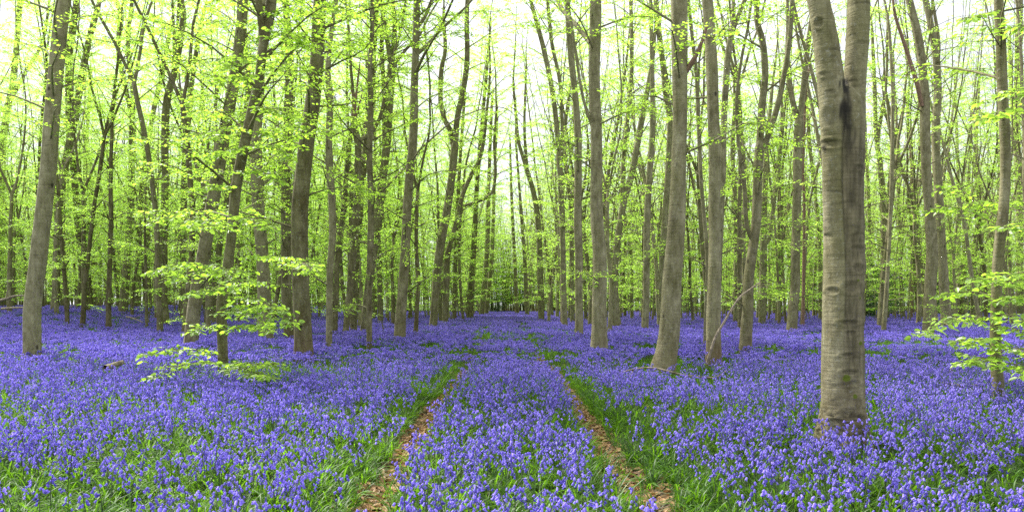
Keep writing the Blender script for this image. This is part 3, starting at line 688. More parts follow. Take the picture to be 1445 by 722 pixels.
add_sprays('stout dark beech', [
    ((-.2, -4), (426, 385), (412, 366), (392, 364), (372, 362), (356, 360)),
    ((-.2, -4), (428, 390), (424, 372), (432, 374), (442, 384)),
    ((0, -3), (446, 120), (425, 95), (402, 90), (380, 98)),
    ((0, -3), (450, 60), (470, 20), (455, 12), (440, 22)),
    ((0, -3), (452, 40), (430, 18), (405, 14), (380, 20)),
    ((0, -3), (453, 30), (470, 10), (486, 14), (498, 26)),
    ((0, -3), (436, 190), (412, 178), (390, 180), (372, 190)),
], .095, 6)
add_sprays('mottled leaning beech', [
    ((0, -2.5), (322, 150), (300, 135), (276, 138), (258, 150)),
    ((0, -2.5), (330, 100), (306, 88), (285, 90), (268, 98)),
    ((0, -2.5), (338, 45), (362, 30), (380, 36)),
    ((0, -2.5), (312, 205), (290, 190), (270, 192), (252, 202)),
    ((0, -2.5), (338, 40), (312, 30), (290, 34)),
    ((0, -2.5), (318, 175), (342, 162), (362, 168)),
], .095, 7)
add_sprays('leafy grey young beech', [
    ((0, -1.2), (1406, 456), (1388, 447), (1368, 452), (1345, 449), (1322, 460), (1300, 474)),
    ((0, .8), (1407, 422), (1390, 414), (1372, 411), (1348, 413), (1322, 417)),
    ((0, -1.2), (1406, 452), (1420, 444), (1436, 448), (1452, 456)),
    ((0, -1.0), (1406, 470), (1424, 462), (1440, 468), (1460, 476)),
    ((0, -1.3), (1405, 495), (1390, 480), (1376, 478), (1364, 484)),
    ((0, -1.2), (1406, 512), (1390, 505), (1378, 508), (1368, 512)),
    ((0, -1.3), (1408, 500), (1424, 490), (1440, 494), (1458, 502)),
    ((0, -1.4), (1408, 518), (1422, 512), (1438, 518), (1452, 528)),
    ((0, -.9), (1408, 405), (1398, 395), (1386, 394)),
    ((0, -.9), (1409, 400), (1424, 388), (1440, 384), (1456, 390)),
    ((0, -.9), (1408, 425), (1424, 420), (1440, 422)),
    ((0, 1), (1416, 290), (1400, 284), (1382, 290)),
    ((0, 1), (1413, 320), (1396, 312), (1370, 300), (1345, 292), (1318, 296)),
    ((0, 1), (1414, 312), (1380, 285), (1355, 268), (1330, 262)),
    ((0, -.9), (1413, 330), (1430, 318), (1446, 322)),
    ((0, -1), (1416, 60), (1432, 40), (1446, 36), (1460, 44)),
    ((0, -1), (1414, 70), (1398, 45), (1384, 22), (1372, 26)),
    ((0, -1), (1418, 140), (1430, 128), (1446, 134)),
    ((0, -1), (1418, 170), (1404, 160), (1392, 168)),
], .10, 8)


# ------------------------------------------------------------------ the great forked beech (sculpted)
def great_beech():
    d = 7.05
    xb, yb = 1190.5, 612
    X0 = (xb - CX) / F * d
    root = tree_root('forked_beech_tree', X0, d, 'great smooth beech forking into two massive limbs, black stain below the fork, moss cushions')
    landmarks.append((xb, 'great forked beech', d)); occupied.append((X0, d, .9))
    base = np.array(root.location)

    def sp(x, y): return surveyed(x, y, d)
    k = d / F
    mainp = [(660, 1191, 82), (628, 1191, 74), (612, 1190.5, 69), (590, 1190, 65), (560, 1189.5, 62), (520, 1189, 60), (460, 1189, 58), (400, 1190, 57), (310, 1190, 57), (230, 1191, 56), (170, 1190, 58), (140, 1190, 50), (128, 1190, 34)]
    lp = [(330, 1178, 36), (260, 1177, 38), (200, 1176.5, 40), (150, 1174, 41), (113, 1170, 39), (50, 1160.5, 36), (0, 1151, 34), (-80, 1135, 31), (-200, 1118, 27)]
    rp = [(330, 1203, 32), (260, 1204, 34), (200, 1204.5, 36), (150, 1206, 36), (113, 1208.5, 34), (50, 1212, 35), (0, 1214.5, 35), (-80, 1215, 30), (-200, 1222, 25)]
    W = MB()
    for seq, ry in ((mainp, 0), (lp, -.01), (rp, .01)):
        S = spline(np.array([[*sp(x, y), (w - 3.5) * .5 * k] for y, x, w in seq]), .05)
        if ry: S[:, 1] += ry * S[:, 2]
        W.tube(S[:, :3] - base, S[:, 3], 40, wob=.02, seed=2.2, foot=True)
    # root flare buttresses
    for a in np.linspace(0, 6.28, 8)[:-1]:
        q = np.array([math.cos(a), math.sin(a)])
        c = sp(xb, 612) - base; r0 = 34 * k
        pts = np.array([[c[0] + q[0] * r0 * .45, c[1] + q[1] * r0 * .45, .75], [c[0] + q[0] * r0 * .75, c[1] + q[1] * r0 * .75, .3], [c[0] + q[0] * r0 * 1.1, c[1] + q[1] * r0 * 1.1, .02], [c[0] + q[0] * r0 * 1.45, c[1] + q[1] * r0 * 1.45, -.12]])
        S = spline(pts, .06); W.tube(S, np.linspace(.055, .06, len(S)), 12, foot=True)
    me = W.mesh('temporary', [BARK])
    tmp = bpy.data.objects.new('temporary', me); COL.objects.link(tmp)
    md = tmp.modifiers.new('r', 'REMESH'); md.mode = 'VOXEL'; md.voxel_size = .0125
    s2 = tmp.modifiers.new('s', 'SMOOTH'); s2.factor = .5; s2.iterations = 6
    dg = bpy.context.evaluated_depsgraph_get()
    out = bpy.data.meshes.new_from_object(tmp.evaluated_get(dg))
    bpy.data.objects.remove(tmp)
    out.name = 'trunk'
    n = len(out.vertices)
    co = np.empty(n * 3, np.float32); out.vertices.foreach_get('co', co); co = co.reshape(-1, 3).astype(float)
    no = np.empty(n * 3, np.float32); out.vertices.foreach_get('normal', no); no = no.reshape(-1, 3).astype(float)
    Wd = co + base
    u = CX + F * Wd[:, 0] / Wd[:, 1]; vv = HY - F * (Wd[:, 2] - EYE) / Wd[:, 1]       # survey coordinates of every bark point
    front = no[:, 1] < .25
    disp = np.zeros(n); stain = np.zeros(n); moss = np.zeros(n); rough = np.zeros(n)
    nz = np.array([mn.noise(Vector((p[0] * 3, p[1] * 3, p[2] * 1.6))) for p in co])
    nz2 = np.array([mn.noise(Vector((p[0] * 9, p[1] * 9, p[2] * 7))) for p in co])
    disp += nz * .010 + nz2 * .004
    r = np.random.default_rng(3)
    # stretched growth rings: short raised lips round part of the stem
    ang = np.arctan2(no[:, 1], no[:, 0])
    for _ in range(90):
        z0 = r.uniform(.1, 6.5); a0 = r.uniform(-np.pi, np.pi); wa = r.uniform(.3, 1.1); amp = r.uniform(.0006, .0030)
        da = np.abs((ang - a0 + np.pi) % (2 * np.pi) - np.pi)
        zz = z0 + .035 * np.cos(da * 2.2) + .01 * nz2
        prof = np.exp(-((co[:, 2] - zz) / .014) ** 2) - .7 * np.exp(-((co[:, 2] - zz + .026) / .016) ** 2)
        m = np.exp(-(da / wa) ** 4)
        disp += amp * prof * m
        stain = np.maximum(stain, .4 * (amp / .0042) * m * np.exp(-((co[:, 2] - zz + .022) / .010) ** 2))
    # branch scars read from the photograph: (x, y, width, height, depth)
    for x, y, w, h, dep in [(1156, 32, 6, 7, .02), (1174, 202, 14, 6, .02), (1172, 165, 11, 14, .012), (1166, 105, 9, 4, .012), (1176, 410, 9, 5, .015), (1198, 455, 14, 4, .014), (1200, 470, 8, 4, .012), (1195, 500, 9, 3, .012),
                            (1205, 540, 8, 4, .012), (1200, 525, 12, 4, .014), (1197, 585, 12, 8, .014), (1210, 590, 12, 6, .012), (1180, 594, 14, 4, .012), (1211, 378, 8, 6, .016), (1172, 130, 8, 3, .01), (1216, 60, 9, 3, .01), (1202, 405, 12, 8, .018), (1212, 235, 5, 4, .01), (1210, 350, 9, 4, .012)]:
        q = np.sqrt(((u - x) / w) ** 2 + ((vv - y) / h) ** 2)
        m = np.where(front, np.exp(-(q ** 2) * 1.2), 0)
        lip = np.where(front, np.exp(-((q - 1.25) / .35) ** 2), 0)
        disp += .6 * dep * (.9 * lip - 1.1 * m)
        stain = np.maximum(stain, .5 * np.where(front, np.exp(-((q - .55) / .38) ** 2), 0) * (.6 + .4 * np.clip(nz2 * 2, -1, 1)))
    ver = np.array([mn.noise(Vector((p[0] * 34, p[1] * 34, p[2] * 5))) for p in co])
    # fissured half below the right-hand limb and the seam beside it
    seam = 1191 + 3 * np.sin(vv * .02)
    below = smooth(150, 215, vv) * (1 - smooth(500, 560, vv))
    rough += np.where(front, smooth(-2, 3, u - seam) * below, 0) * .95
    sm = np.where(front, np.exp(-((u - seam) / 1.6) ** 2), 0) * smooth(108, 150, vv) * (1 - smooth(420, 520, vv))
    disp -= .012 * sm; stain = np.maximum(stain, .5 * sm)
    disp += rough * ver * .016; stain = np.maximum(stain, rough * .28 * smooth(-.12, -.32, ver))
    # wet black run below the fork
    wid = 3.5 + 8 * smooth(112, 165, vv) - 5 * smooth(185, 225, vv)
    cen = 1194 + 2 * smooth(120, 190, vv)
    run = np.where(front, smooth(1.35, .55, np.abs(u - cen + nz2 * 7 + ver * 6) / wid) * np.clip(.85 + ver * .9, 0, 1), 0) * smooth(104, 116, vv) * smooth(250, 178, vv + ver * 55)
    stain = np.maximum(stain, run * .97)
    # crack network at the foot
    vor = np.array([mn.voronoi(Vector((p[0] * 9, p[1] * 9, p[2] * 11)))[0][:2] for p in co])
    edge = vor[:, 1] - vor[:, 0]
    ft = smooth(.62, .12, co[:, 2] + nz * .3)
    crack = np.exp(-(edge / .07) ** 2) * ft
    disp -= .012 * crack; stain = np.maximum(stain, crack * .45)
    rough = np.clip(rough + ft * .15, 0, 1)
    for x, y, w in [(1194.5, 533, 6.5), (1207, 559, 4), (1214, 484, 3.5), (1213, 420, 2.5), (1210, 395, 2)]:
        q = np.hypot(u - x, vv - y) / w
        m = np.where(front, np.clip(1.3 - q, 0, 1), 0)
        moss = np.maximum(moss, m); disp += .008 * np.clip(m, 0, .5)
    co += no * disp[:, None]
    out.vertices.foreach_set('co', co.astype(np.float32).reshape(-1))
    for nm, a in (('stain', stain), ('moss', moss), ('rough', rough)):
        at = out.attributes.new(nm, 'FLOAT', 'POINT'); at.data.foreach_set('value', np.clip(a, 0, 1).astype(np.float32))
    out.polygons.foreach_set('use_smooth', np.full(len(out.polygons), True))
    out.materials.clear(); out.materials.append(BARK); out.update()
    link('trunk', out, root, None, (.72, .55, .35, 1))
    # upper limbs and crown above the sculpted part
    L = Leaves()
    for seq, sgn in ((lp, -1), (rp, 1)):
        P = np.array([sp(x, y) for y, x, w in seq[-2:]]) - base; R = [w * .5 * k for y, x, w in seq[-2:]]
        P[:, 1] += .01 * sgn * P[:, 2]
        P, R = extend(P, R, 17, r, .04)
        S = spline(np.c_[P, R], .25); Wl = MB(); Wl.tube(S[:, :3], S[:, 3] * 1.0, 14, wob=.05)
        grow(Wl, L, S[:, :3], S[:, 3], r, 8.0, 16.5, .8, .1, .8, 2.8, False, .9)
        link('limb', Wl.mesh('limb', [BARK]), root, None, (.7, .4, .2, 1))
    link('crown', L.mesh('crown', LEAF_FAR, False), root)


great_beech()
landmarks.sort()

# ------------------------------------------------------------------ wood templates for the deeper trees
def tree_template(i, seed, thin=1.0, cov=.93, girth=1.0):
    r = np.random.default_rng(seed)
    H = r.uniform(18, 23); r0 = r.uniform(.085, .145) * girth
    fork = r.uniform(4, 10) if i % 4 else 30
    lean = r.normal(0, .05, 2)
    P = [np.array([0, 0, -.2])]; d = np.array([lean[0], lean[1], 1.0])
    while P[-1][2] < min(fork, H):
        d = d + np.r_[r.normal(0, .035, 2), .03]; d /= np.linalg.norm(d)
        P.append(P[-1] + d * .8)
    P = np.array(P); R = np.linspace(r0, r0 * .72, len(P)); R[0] *= 1.35
    W, L = MB(), Leaves()
    leads = []
    if fork > H:
        R = np.maximum(np.linspace(r0, .02, len(P)), .02); R[0] *= 1.35
    S = spline(np.c_[P, R], .4)
    W.tube(S[:, :3], S[:, 3], 9, wob=.07, seed=seed)
    leads.append((S[:, :3], S[:, 3], fork > H))
    if fork < H:
        k = 2 + (i % 3 == 0)
        a0 = r.uniform(0, 6.28)
        for j in range(k):
            a = a0 + j * 6.28 / k + r.normal(0, .3)
            dd = d + np.array([math.cos(a), math.sin(a), 0]) * r.uniform(.18, .42)
            Q = [P[-1] - d * .15]
            dd /= np.linalg.norm(dd); Q.append(Q[-1] + dd * .9)
            rr = [R[-1] * .8, R[-1] * .72]
            Q, rr = extend(Q, rr, H - r.uniform(0, 3), r, .07)
            S2 = spline(np.c_[Q, rr], .4); W.tube(S2[:, :3], S2[:, 3], 7, wob=.05, seed=seed + j)
            leads.append((S2[:, :3], S2[:, 3], True))
    for path, rad, full in leads:
        zlo = max(r.uniform(2.5, 4.5), path[0][2] + .4)
        grow(W, L, path, rad, r, zlo, path[-1][2] - .2, (.42 if full else .8) * (1.0 + .35 * (len(leads) > 2)), .095, .8 * thin, 2.3, False, cov)
    grow(W, L, leads[0][0], leads[0][1], r, r.uniform(.9, 2), 6.0, .8, .10, 1.0, 1.6, False, 1.0)
    return W.mesh('trunk', [BARK]), L.mesh('crown', LEAF_FAR, False)


def sapling_template(seed):
    r = np.random.default_rng(seed)
    H = r.uniform(4.5, 7.5)
    P = [np.array([0, 0, -.1])]; d = np.array([0, 0, 1.0])
    while P[-1][2] < H:
        d = d + np.r_[r.normal(0, .08, 2), .05]; d /= np.linalg.norm(d); P.append(P[-1] + d * .5)
    S = spline(np.c_[np.array(P), np.linspace(.03, .006, len(P))], .3)
    W, L = MB(), Leaves()
    W.tube(S[:, :3], S[:, 3], 6)
    z = S[:, 2]
    for zz in np.arange(.5, H - .2, .30):
        i = min(int(np.searchsorted(z, zz)), len(S) - 2)
        a = r.uniform(0, 6.28); ln = r.uniform(.8, 2.0) * (1.1 - .6 * zz / H)
        h = np.array([math.cos(a), math.sin(a), 0])
        p = S[i, :3]; q = p + h * ln + [0, 0, ln * r.uniform(-.05, .35)]
        W.tube(np.array([p, (p + q) / 2 + [0, 0, .08], q]), [.01, .007, .003], 4, cap=False)
        for t in r.uniform(.15, 1, max(4, int(ln * 6))):
            hs = np.array([-h[1], h[0], 0]) * r.choice([-1, 1])
            e = (h * r.uniform(.4, 1) + hs * r.uniform(.5, 1) + [0, 0, r.uniform(-.25, .05)]); e = e / np.linalg.norm(e) * r.uniform(.25, .55)
            b = p + (q - p) * t
            leafy_line(L, b, b + e, .1, .075, r, .2, .3)
    return W.mesh('trunk', [BARK]), L.mesh('crown', LEAF_FAR, False)


TT = [tree_template(i, 300 + i) for i in range(9)] + [tree_template(i, 330 + i, .6, .5) for i in range(7)]


def pick_tree(x, r):
    return r.integers(0, 9) if r.uniform() > smooth(-6, 8, x) * .8 else r.integers(9, 16)


PT = [tree_template(i, 360 + i, .5, .4, .5) for i in range(5)]
ST = [sapling_template(500 + i) for i in range(5)]

# ------------------------------------------------------------------ scatter the deeper trees
def path_half(y): return 2.75


def free_spot(x, y, gap):
    return all((x - a) ** 2 + ((y - b) * .8) ** 2 > (gap + c * .3) ** 2 for a, b, c in occupied)


r = np.random.default_rng(77)
cand = []
for _ in range(16000):
    y = 27 + 113 * r.uniform() ** .75
    x = r.uniform(-1, 1) * (y * .76 + 4)
    mid = (rut_l(y) + rut_r(y)) / 2
    if abs(x - mid) < path_half(y) + (.3 if x < mid else 0): continue
    if x < mid and y < 30 and False: continue
    cand.append((x, y))
deep = []
grid_gap = 1.9
for x, y in cand:
    g = 1.6 if x < 0 else 1.85
    if y > 70: g *= 1.15
    if free_spot(x, y, g):
        occupied.append((x, y, .2)); deep.append((x, y))
    if len(deep) > 820: break
deep.sort(key=lambda q: q[1])
inview = [q for q in deep if abs(q[0]) < q[1] * .69]
NT = 185
things, far = inview[:NT], inview[NT:] + [q for q in deep if abs(q[0]) >= q[1] * .69]
words = ['first', 'second', 'third', 'fourth', 'fifth', 'sixth', 'seventh', 'eighth']


def between(px_):
    before = [l for l in landmarks if l[0] <= px_]
    return before[-1] if before else None


gapcount = {}
placed = sorted(((CX + F * x / y, x, y) for x, y in things))
for px_, x, y in placed:
    lm = between(px_); k = lm[1] if lm else 'picture edge'
    gapcount.setdefault(k, []).append((px_, x, y))
for k, lst in gapcount.items():
    for j, (px_, x, y) in enumerate(lst):
        s = r.uniform(.85, 1.12)
        many = len(lst) > 5
        if many:
            label = f'slim distant beech in the crowd right of the {k}'
            grp = f'distant beeches right of the {k}'
        elif len(lst) == 1:
            label, grp = f'lone slim distant beech just right of the {k}', TREE_GROUP
        else:
            label, grp = f'{words[j]} slim distant beech rightwards from the {k}', TREE_GROUP
        root = tree_root('beech_tree', x, y, label, 'tree', grp)
        root.rotation_euler = (0, 0, r.uniform(0, 6.28)); root.scale = (s, s, s * r.uniform(.95, 1.08))
        tm, cm = TT[pick_tree(x, r)]
        link('trunk', tm, root, None, (float(np.clip(r.normal(.40 if x < 0 else .58, .22), .05, .95)), r.uniform(.2, .9), .3, 1))
        link('crown', cm, root)

# young leafy beeches in the understorey
spots = [(-14, 33), (-19, 40), (-9, 38), (-6.5, 45), (-12, 50), (-24, 52), (-30, 62), (-17, 60), (-8, 62), (-4.5, 74), (7, 60), (10, 48), (16, 55), (13, 68), (22, 62), (19, 47), (27, 66), (5.5, 78), (32, 74), (-21, 30), (36, 60), (-11, 27), (9, 82), (25, 48), (-5.5, 33), (31, 50)]
for x, y in spots:
    px_ = CX + F * x / y
    lm = between(px_); k = lm[1] if lm else 'picture edge'
    root = tree_root('young_beech_tree', x, y, f'bush-like young beech in bright leaf behind the {k}', 'young tree', 'young leafy beeches under the tall trees')
    s = r.uniform(.8, 1.2); root.scale = (s, s, s); root.rotation_euler = (0, 0, r.uniform(0, 6.28))
    tm, cm = ST[r.integers(len(ST))]
    link('trunk', tm, root, None, (.4, .3, .2, 1)); link('crown', cm, root)


# evergreen shrubs near the back
def shrub_mesh(seed):
    r = np.random.default_rng(seed); L = Leaves(); W = MB()
    for _ in range(5):
        a = r.uniform(0, 6.28); q = np.array([math.cos(a), math.sin(a), 0]) * r.uniform(.2, .9)
        W.tube(np.array([[0, 0, -.1], q * .5 + [0, 0, 1.0], q + [0, 0, 2.2]]), [.04, .03, .012], 6)
    for _ in range(70):
        c = np.array([r.normal(0, .75), r.normal(0, .75), r.uniform(.15, 3.0)])
        c[:2] *= 1.15 - .25 * c[2] / 3
        k = 60
        L.put(c + r.normal(0, .26, (k, 3)) * [1, 1, .7], r.normal(0, 1, (k, 3)) + [0, 0, -.2], r.normal(0, .6, (k, 3)) + [0, 0, 1], r.uniform(.09, .15, k))
    return W.mesh('stem', [BARK]), L.mesh('foliage', EVERGREEN, False)


SH = [shrub_mesh(900 + i) for i in range(3)]
for x, y, s, lab in [(-1.9, 103, .75, 'dark evergreen shrub closing the far end of the path'),
                     (-5.4, 100, 1.0, 'dark evergreen shrub beside the last stems of the row lining the path'),
                     (27.5, 62, 1.5, 'dark evergreen bush just behind the reddish thin pole'),
                     (31.5, 68, 1.6, 'dark evergreen bush behind the thin stems past the great forked beech'),
                     (37, 76, 1.7, 'dark evergreen bush behind the wand-like grey stem'),
                     (46, 78, 1.9, 'dark evergreen thicket behind the fork-topped dark stem'),
                     (21, 92, 1.4, 'low dark evergreen behind the stem beside the rusty-footed beech'),
                     (52, 82, 1.8, 'dark evergreen mass behind the leafy grey young beech')]:
    root = empty('evergreen_shrub', (x, y, float(ground_z(x, y))), lab, 'shrub', 'evergreen shrubs at the back of the wood')
    root.scale = (s * 1.1, s, s * .95); root.rotation_euler = (0, 0, r.uniform(0, 6))
    a, b = SH[r.integers(3)]
    link('stem', a, root, None, (.2, .4, .2, 1)); link('foliage', b, root)


# ------------------------------------------------------------------ scatter helper for uncountable stuff
def scatter(name, label, pts, rot, scale, idx, meshes):
    me = bpy.data.meshes.new(name)
    n = len(pts)
    me.vertices.add(n); me.vertices.foreach_set('co', np.asarray(pts, np.float32).reshape(-1))
    a = me.attributes.new('turn', 'FLOAT_VECTOR', 'POINT'); a.data.foreach_set('vector', np.asarray(rot, np.float32).reshape(-1))
    a = me.attributes.new('size', 'FLOAT', 'POINT'); a.data.foreach_set('value', np.asarray(scale, np.float32))
    a = me.attributes.new('pick', 'INT', 'POINT'); a.data.foreach_set('value', np.asarray(idx, np.int32))
    o = link(name, me); tag(o, label, name.replace('_', ' '), None, 'stuff')
    ng = bpy.data.node_groups.new(name, 'GeometryNodeTree')
    ng.interface.new_socket('Geometry', in_out='INPUT', socket_type='NodeSocketGeometry')
    ng.interface.new_socket('Geometry', in_out='OUTPUT', socket_type='NodeSocketGeometry')
    nd = ng.nodes; gi = nd.new('NodeGroupInput'); go = nd.new('NodeGroupOutput')
    ip = nd.new('GeometryNodeInstanceOnPoints'); ip.inputs['Pick Instance'].default_value = True
    jn = nd.new('GeometryNodeJoinGeometry')
    for m in reversed(meshes):
        src = bpy.data.objects.new(m.name, m)
        oi = nd.new('GeometryNodeObjectInfo'); oi.inputs['Object'].default_value = src
        gt = nd.new('GeometryNodeGeometryToInstance')
        ng.links.new(oi.outputs['Geometry'], gt.inputs[0]); ng.links.new(gt.outputs[0], jn.inputs[0])
    def attr(nm, ty):
        q = nd.new('GeometryNodeInputNamedAttribute'); q.data_type = ty; q.inputs['Name'].default_value = nm; return q.outputs[0]
    ng.links.new(gi.outputs[0], ip.inputs['Points']); ng.links.new(jn.outputs[0], ip.inputs['Instance'])
    ng.links.new(attr('pick', 'INT'), ip.inputs['Instance Index'])
    ng.links.new(attr('turn', 'FLOAT_VECTOR'), ip.inputs['Rotation'])
    ng.links.new(attr('size', 'FLOAT'), ip.inputs['Scale'])
    ng.links.new(ip.outputs[0], go.inputs[0])
    md = o.modifiers.new('scatter', 'NODES'); md.node_group = ng
    return o


# the far wood, read as one mass
def joined(a, b, name):
    va = np.empty(len(a.vertices) * 3, np.float32); a.vertices.foreach_get('co', va)
    vb = np.empty(len(b.vertices) * 3, np.float32); b.vertices.foreach_get('co', vb)
    out = []
    for m, off in ((a, 0), (b, len(a.vertices))):
        lv = np.empty(len(m.loops), np.int32); m.loops.foreach_get('vertex_index', lv)
        tot = np.empty(len(m.polygons), np.int32); m.polygons.foreach_get('loop_total', tot)
        st = np.empty(len(m.polygons), np.int32); m.polygons.foreach_get('loop_start', st)
        for k in (3, 4):
            s = st[tot == k]
            out.append(((lv[(s[:, None] + np.arange(k)[None])] + off), 0 if off == 0 else 1))
    out = [o for o in out if len(o[0])]
    return mesh_np(name, np.vstack([va.reshape(-1, 3), vb.reshape(-1, 3)]), [o[0] for o in out], [a.materials[0], b.materials[0]], False, [np.full(len(o[0]), o[1]) for o in out])


JT = [joined(a, b, 'far_tree') for a, b in TT] + [joined(a, b, 'far_young_tree') for a, b in ST] + [joined(a, b, 'far_pole_tree') for a, b in PT]
fp = list(far)
for _ in range(1500):
    y = 112 + 26 * r.uniform(); x = r.uniform(-1, 1) * (y * .76)
    fp.append((x, y))
fp = [q for i, q in enumerate(fp) if q[1] < 118 or i % 2 == 0]
for _ in range(260):
    y = 50 + 78 * r.uniform(); x = r.uniform(-1, 1) * (y * .74)
    if abs(x - (rut_l(y) + rut_r(y)) / 2) > 3.2 or y > 106: fp.append((x, y))
for _ in range(90):
    fp.append((r.uniform(-6.5, 3.5), 104 + 22 * r.uniform()))
fp[-350:-350] = [(r.uniform(-12, 10), 110 + 26 * r.uniform()) for _ in range(22)]
NY = 350
poles = []
for _ in range(900):
    y = 40 + 75 * r.uniform() ** .8; x = r.uniform(-1, 1) * (y * .72)
    if abs(x - (rut_l(y) + rut_r(y)) / 2) > 3.1 and len(poles) < 300 and free_spot(x, y, .7): poles.append((x, y)); occupied.append((x, y, .1))
fp = [q for q in fp[:-NY] if abs(q[0] - (rut_l(q[1]) + rut_r(q[1])) / 2) > 2.4 or q[1] > 132] + fp[-NY:]
fp = [(r.uniform(-9, 6), 134 + 30 * r.uniform()) for _ in range(26)] + fp + poles
fp = np.array(fp); yng = r.uniform(size=len(fp)) < .2; yng[-NY:] = True; NP_ = len(poles); yng[-NP_ - NY:-NP_] = True; yng[-NP_:] = False
idx = np.where(yng, 16 + r.integers(0, 5, len(fp)), [pick_tree(q[0], r) for q in fp]); idx[-NP_:] = 21 + r.integers(0, 5, NP_)
scatter('distant_wood', 'mass of slim far beeches in fresh leaf behind the nearer trees',
        np.c_[fp, ground_z(fp[:, 0], fp[:, 1])], np.c_[np.zeros((len(fp), 2)), r.uniform(0, 6.28, len(fp))],
        np.where(yng, r.uniform(.9, 1.5, len(fp)), r.uniform(.85, 1.15, len(fp))) * np.where((np.arange(len(fp)) >= len(fp) - NP_ - 90) & yng, 1.75, 1.0), idx, JT)


# ------------------------------------------------------------------ ground
def build_ground():
    ys = np.concatenate([np.arange(-12, 3, 1.0), np.arange(3, 20, .14), np.arange(20, 60, .6), np.arange(60, 200, 4), np.array([220, 260, 320, 420, 600])])
    xs = np.concatenate([np.array([-600, -300, -200, -150]), np.arange(-120, -20, 4), np.arange(-20, -4, .5), np.arange(-4, 4, .08), np.arange(4, 20, .5), np.arange(20, 121, 4), np.array([150, 200, 300, 600])])
    X, Y = np.meshgrid(xs, ys); Z = ground_z(X, Y)
    V = np.stack([X, Y, Z], -1).reshape(-1, 3)
    nx, ny = len(xs), len(ys)
    i = np.arange(ny - 1)[:, None] * nx; j = np.arange(nx - 1)[None]
    Q = np.stack([i + j, i + j + 1, i + nx + j + 1, i + nx + j], -1).reshape(-1, 4)
    me = mesh_np('ground', V, [Q], [SOIL])
    dl = np.minimum(np.abs(V[:, 0] - rut_l(V[:, 1])), np.abs(V[:, 0] - rut_r(V[:, 1])))
    a = me.attributes.new('rut', 'FLOAT', 'POINT'); a.data.foreach_set('value', smooth(.42, .15, dl).astype(np.float32))
    tag(link('ground', me), kind='structure')


build_ground()


# ------------------------------------------------------------------ bluebells
def bell(MBx, p, d, size, mi, sides=6, fine=True):
    d = d / np.linalg.norm(d)
    u = np.cross(d, [0.3, 0.9, 0.1]); u /= np.linalg.norm(u); w = np.cross(d, u)
    prof = [(0, .10), (.16, .30), (.70, .33), (1.0, .58)] if fine else [(0, .12), (.6, .36), (1.0, .6)]
    a = np.linspace(0, 2 * np.pi, sides, endpoint=False)
    V = np.array([[p + d * size * t + (u * math.cos(q) + w * math.sin(q)) * size * rr * (1.0 if t < .9 or k % 2 == 0 else .62) for k, q in enumerate(a)] for t, rr in prof]).reshape(-1, 3)
    n = len(prof); i = np.arange(n - 1)[:, None] * sides; j = np.arange(sides)[None]; k = (j + 1) % sides
    MBx.add(V, [np.stack([i + j, i + k, i + sides + k, i + sides + j], -1).reshape(-1, 4)], mi)


def strap(MBx, p, az, ln, w, r, mi, bend=None, segs=5):
    """one arching strap leaf"""
    h = np.array([math.cos(az), math.sin(az), 0]); s = np.array([-h[1], h[0], 0])
    b = r.uniform(.7, 1.7) if bend is None else bend
    e0 = r.uniform(1.05, 1.45)
    pts = [np.array(p, float)]
    for i in range(segs):
        e = e0 - b * ((i + .5) / segs) ** 1.3
        pts.append(pts[-1] + (h * math.cos(e) + np.array([0, 0, math.sin(e)])) * ln / segs)
    pts = np.array(pts)
    t = np.linspace(0, 1, segs + 1); ww = w * np.array([.75 + .5 * q if q < .5 else 1.0 for q in t]) * np.where(t > .55, (1.02 - t) / .47, 1)
    keel = np.c_[np.zeros((segs + 1, 2)), -ww * .35]
    V = np.concatenate([pts + s * ww[:, None], pts + keel, pts - s * ww[:, None]])
    n = segs + 1; i = np.arange(segs)
    MBx.add(V, [np.stack([i, i + n, i + n + 1, i + 1], -1), np.stack([i + n, i + 2 * n, i + 2 * n + 1, i + n + 1], -1)], mi)


def flower_parts(seed, fine=True, hscale=1.0):
    """stem, flower head, list of leaves as builders"""
    r = np.random.default_rng(seed)
    S, Hd, Ls = MB(), MB(), []
    H = r.uniform(.25, .36) * hscale; a = r.uniform(0, 6.28); h = np.array([math.cos(a), math.sin(a), 0])
    P = spline(np.array([[0, 0, 0], [*(h[:2] * .01), H * .45], [*(h[:2] * .035), H * .82], [*(h[:2] * .075), H * .97], [*(h[:2] * .115), H * .95]]), .035 if fine else .08)
    S.tube(P, np.linspace(.0036, .0018, len(P)), 5 if fine else 3, cap=False)
    Hd.tube(P[len(P) // 2:], np.full(len(P) - len(P) // 2, .0021), 3, cap=False)
    nb = r.integers(8, 14) if fine else r.integers(6, 9)
    n = len(P)
    for b in range(nb):
        t = .56 + .44 * (b + .5) / nb
        i = min(int(t * (n - 1)), n - 2)
        p = P[i] + (P[i + 1] - P[i]) * (t * (n - 1) - i)
        aa = a + r.normal(0, .95) + (0 if b % 3 else 1.6)
        q = np.array([math.cos(aa), math.sin(aa), 0])
        off = q * r.uniform(.010, .028) + [0, 0, r.uniform(-.004, .008)]
        d = q * r.uniform(.25, .9) + np.array([0, 0, -1.0])
        bell(Hd, p + off, d, r.uniform(.0155, .0205) * (1 if fine else 1.4), 0, 6 if fine else 5, fine)
    for k in range(r.integers(3, 5) if fine else 2):
        l = MB(); strap(l, (0, 0, -.01), r.uniform(0, 6.28), r.uniform(.18, .30), r.uniform(.0045, .007), r, 0, None, 5 if fine else 3); Ls.append(l)
    return S, Hd, Ls


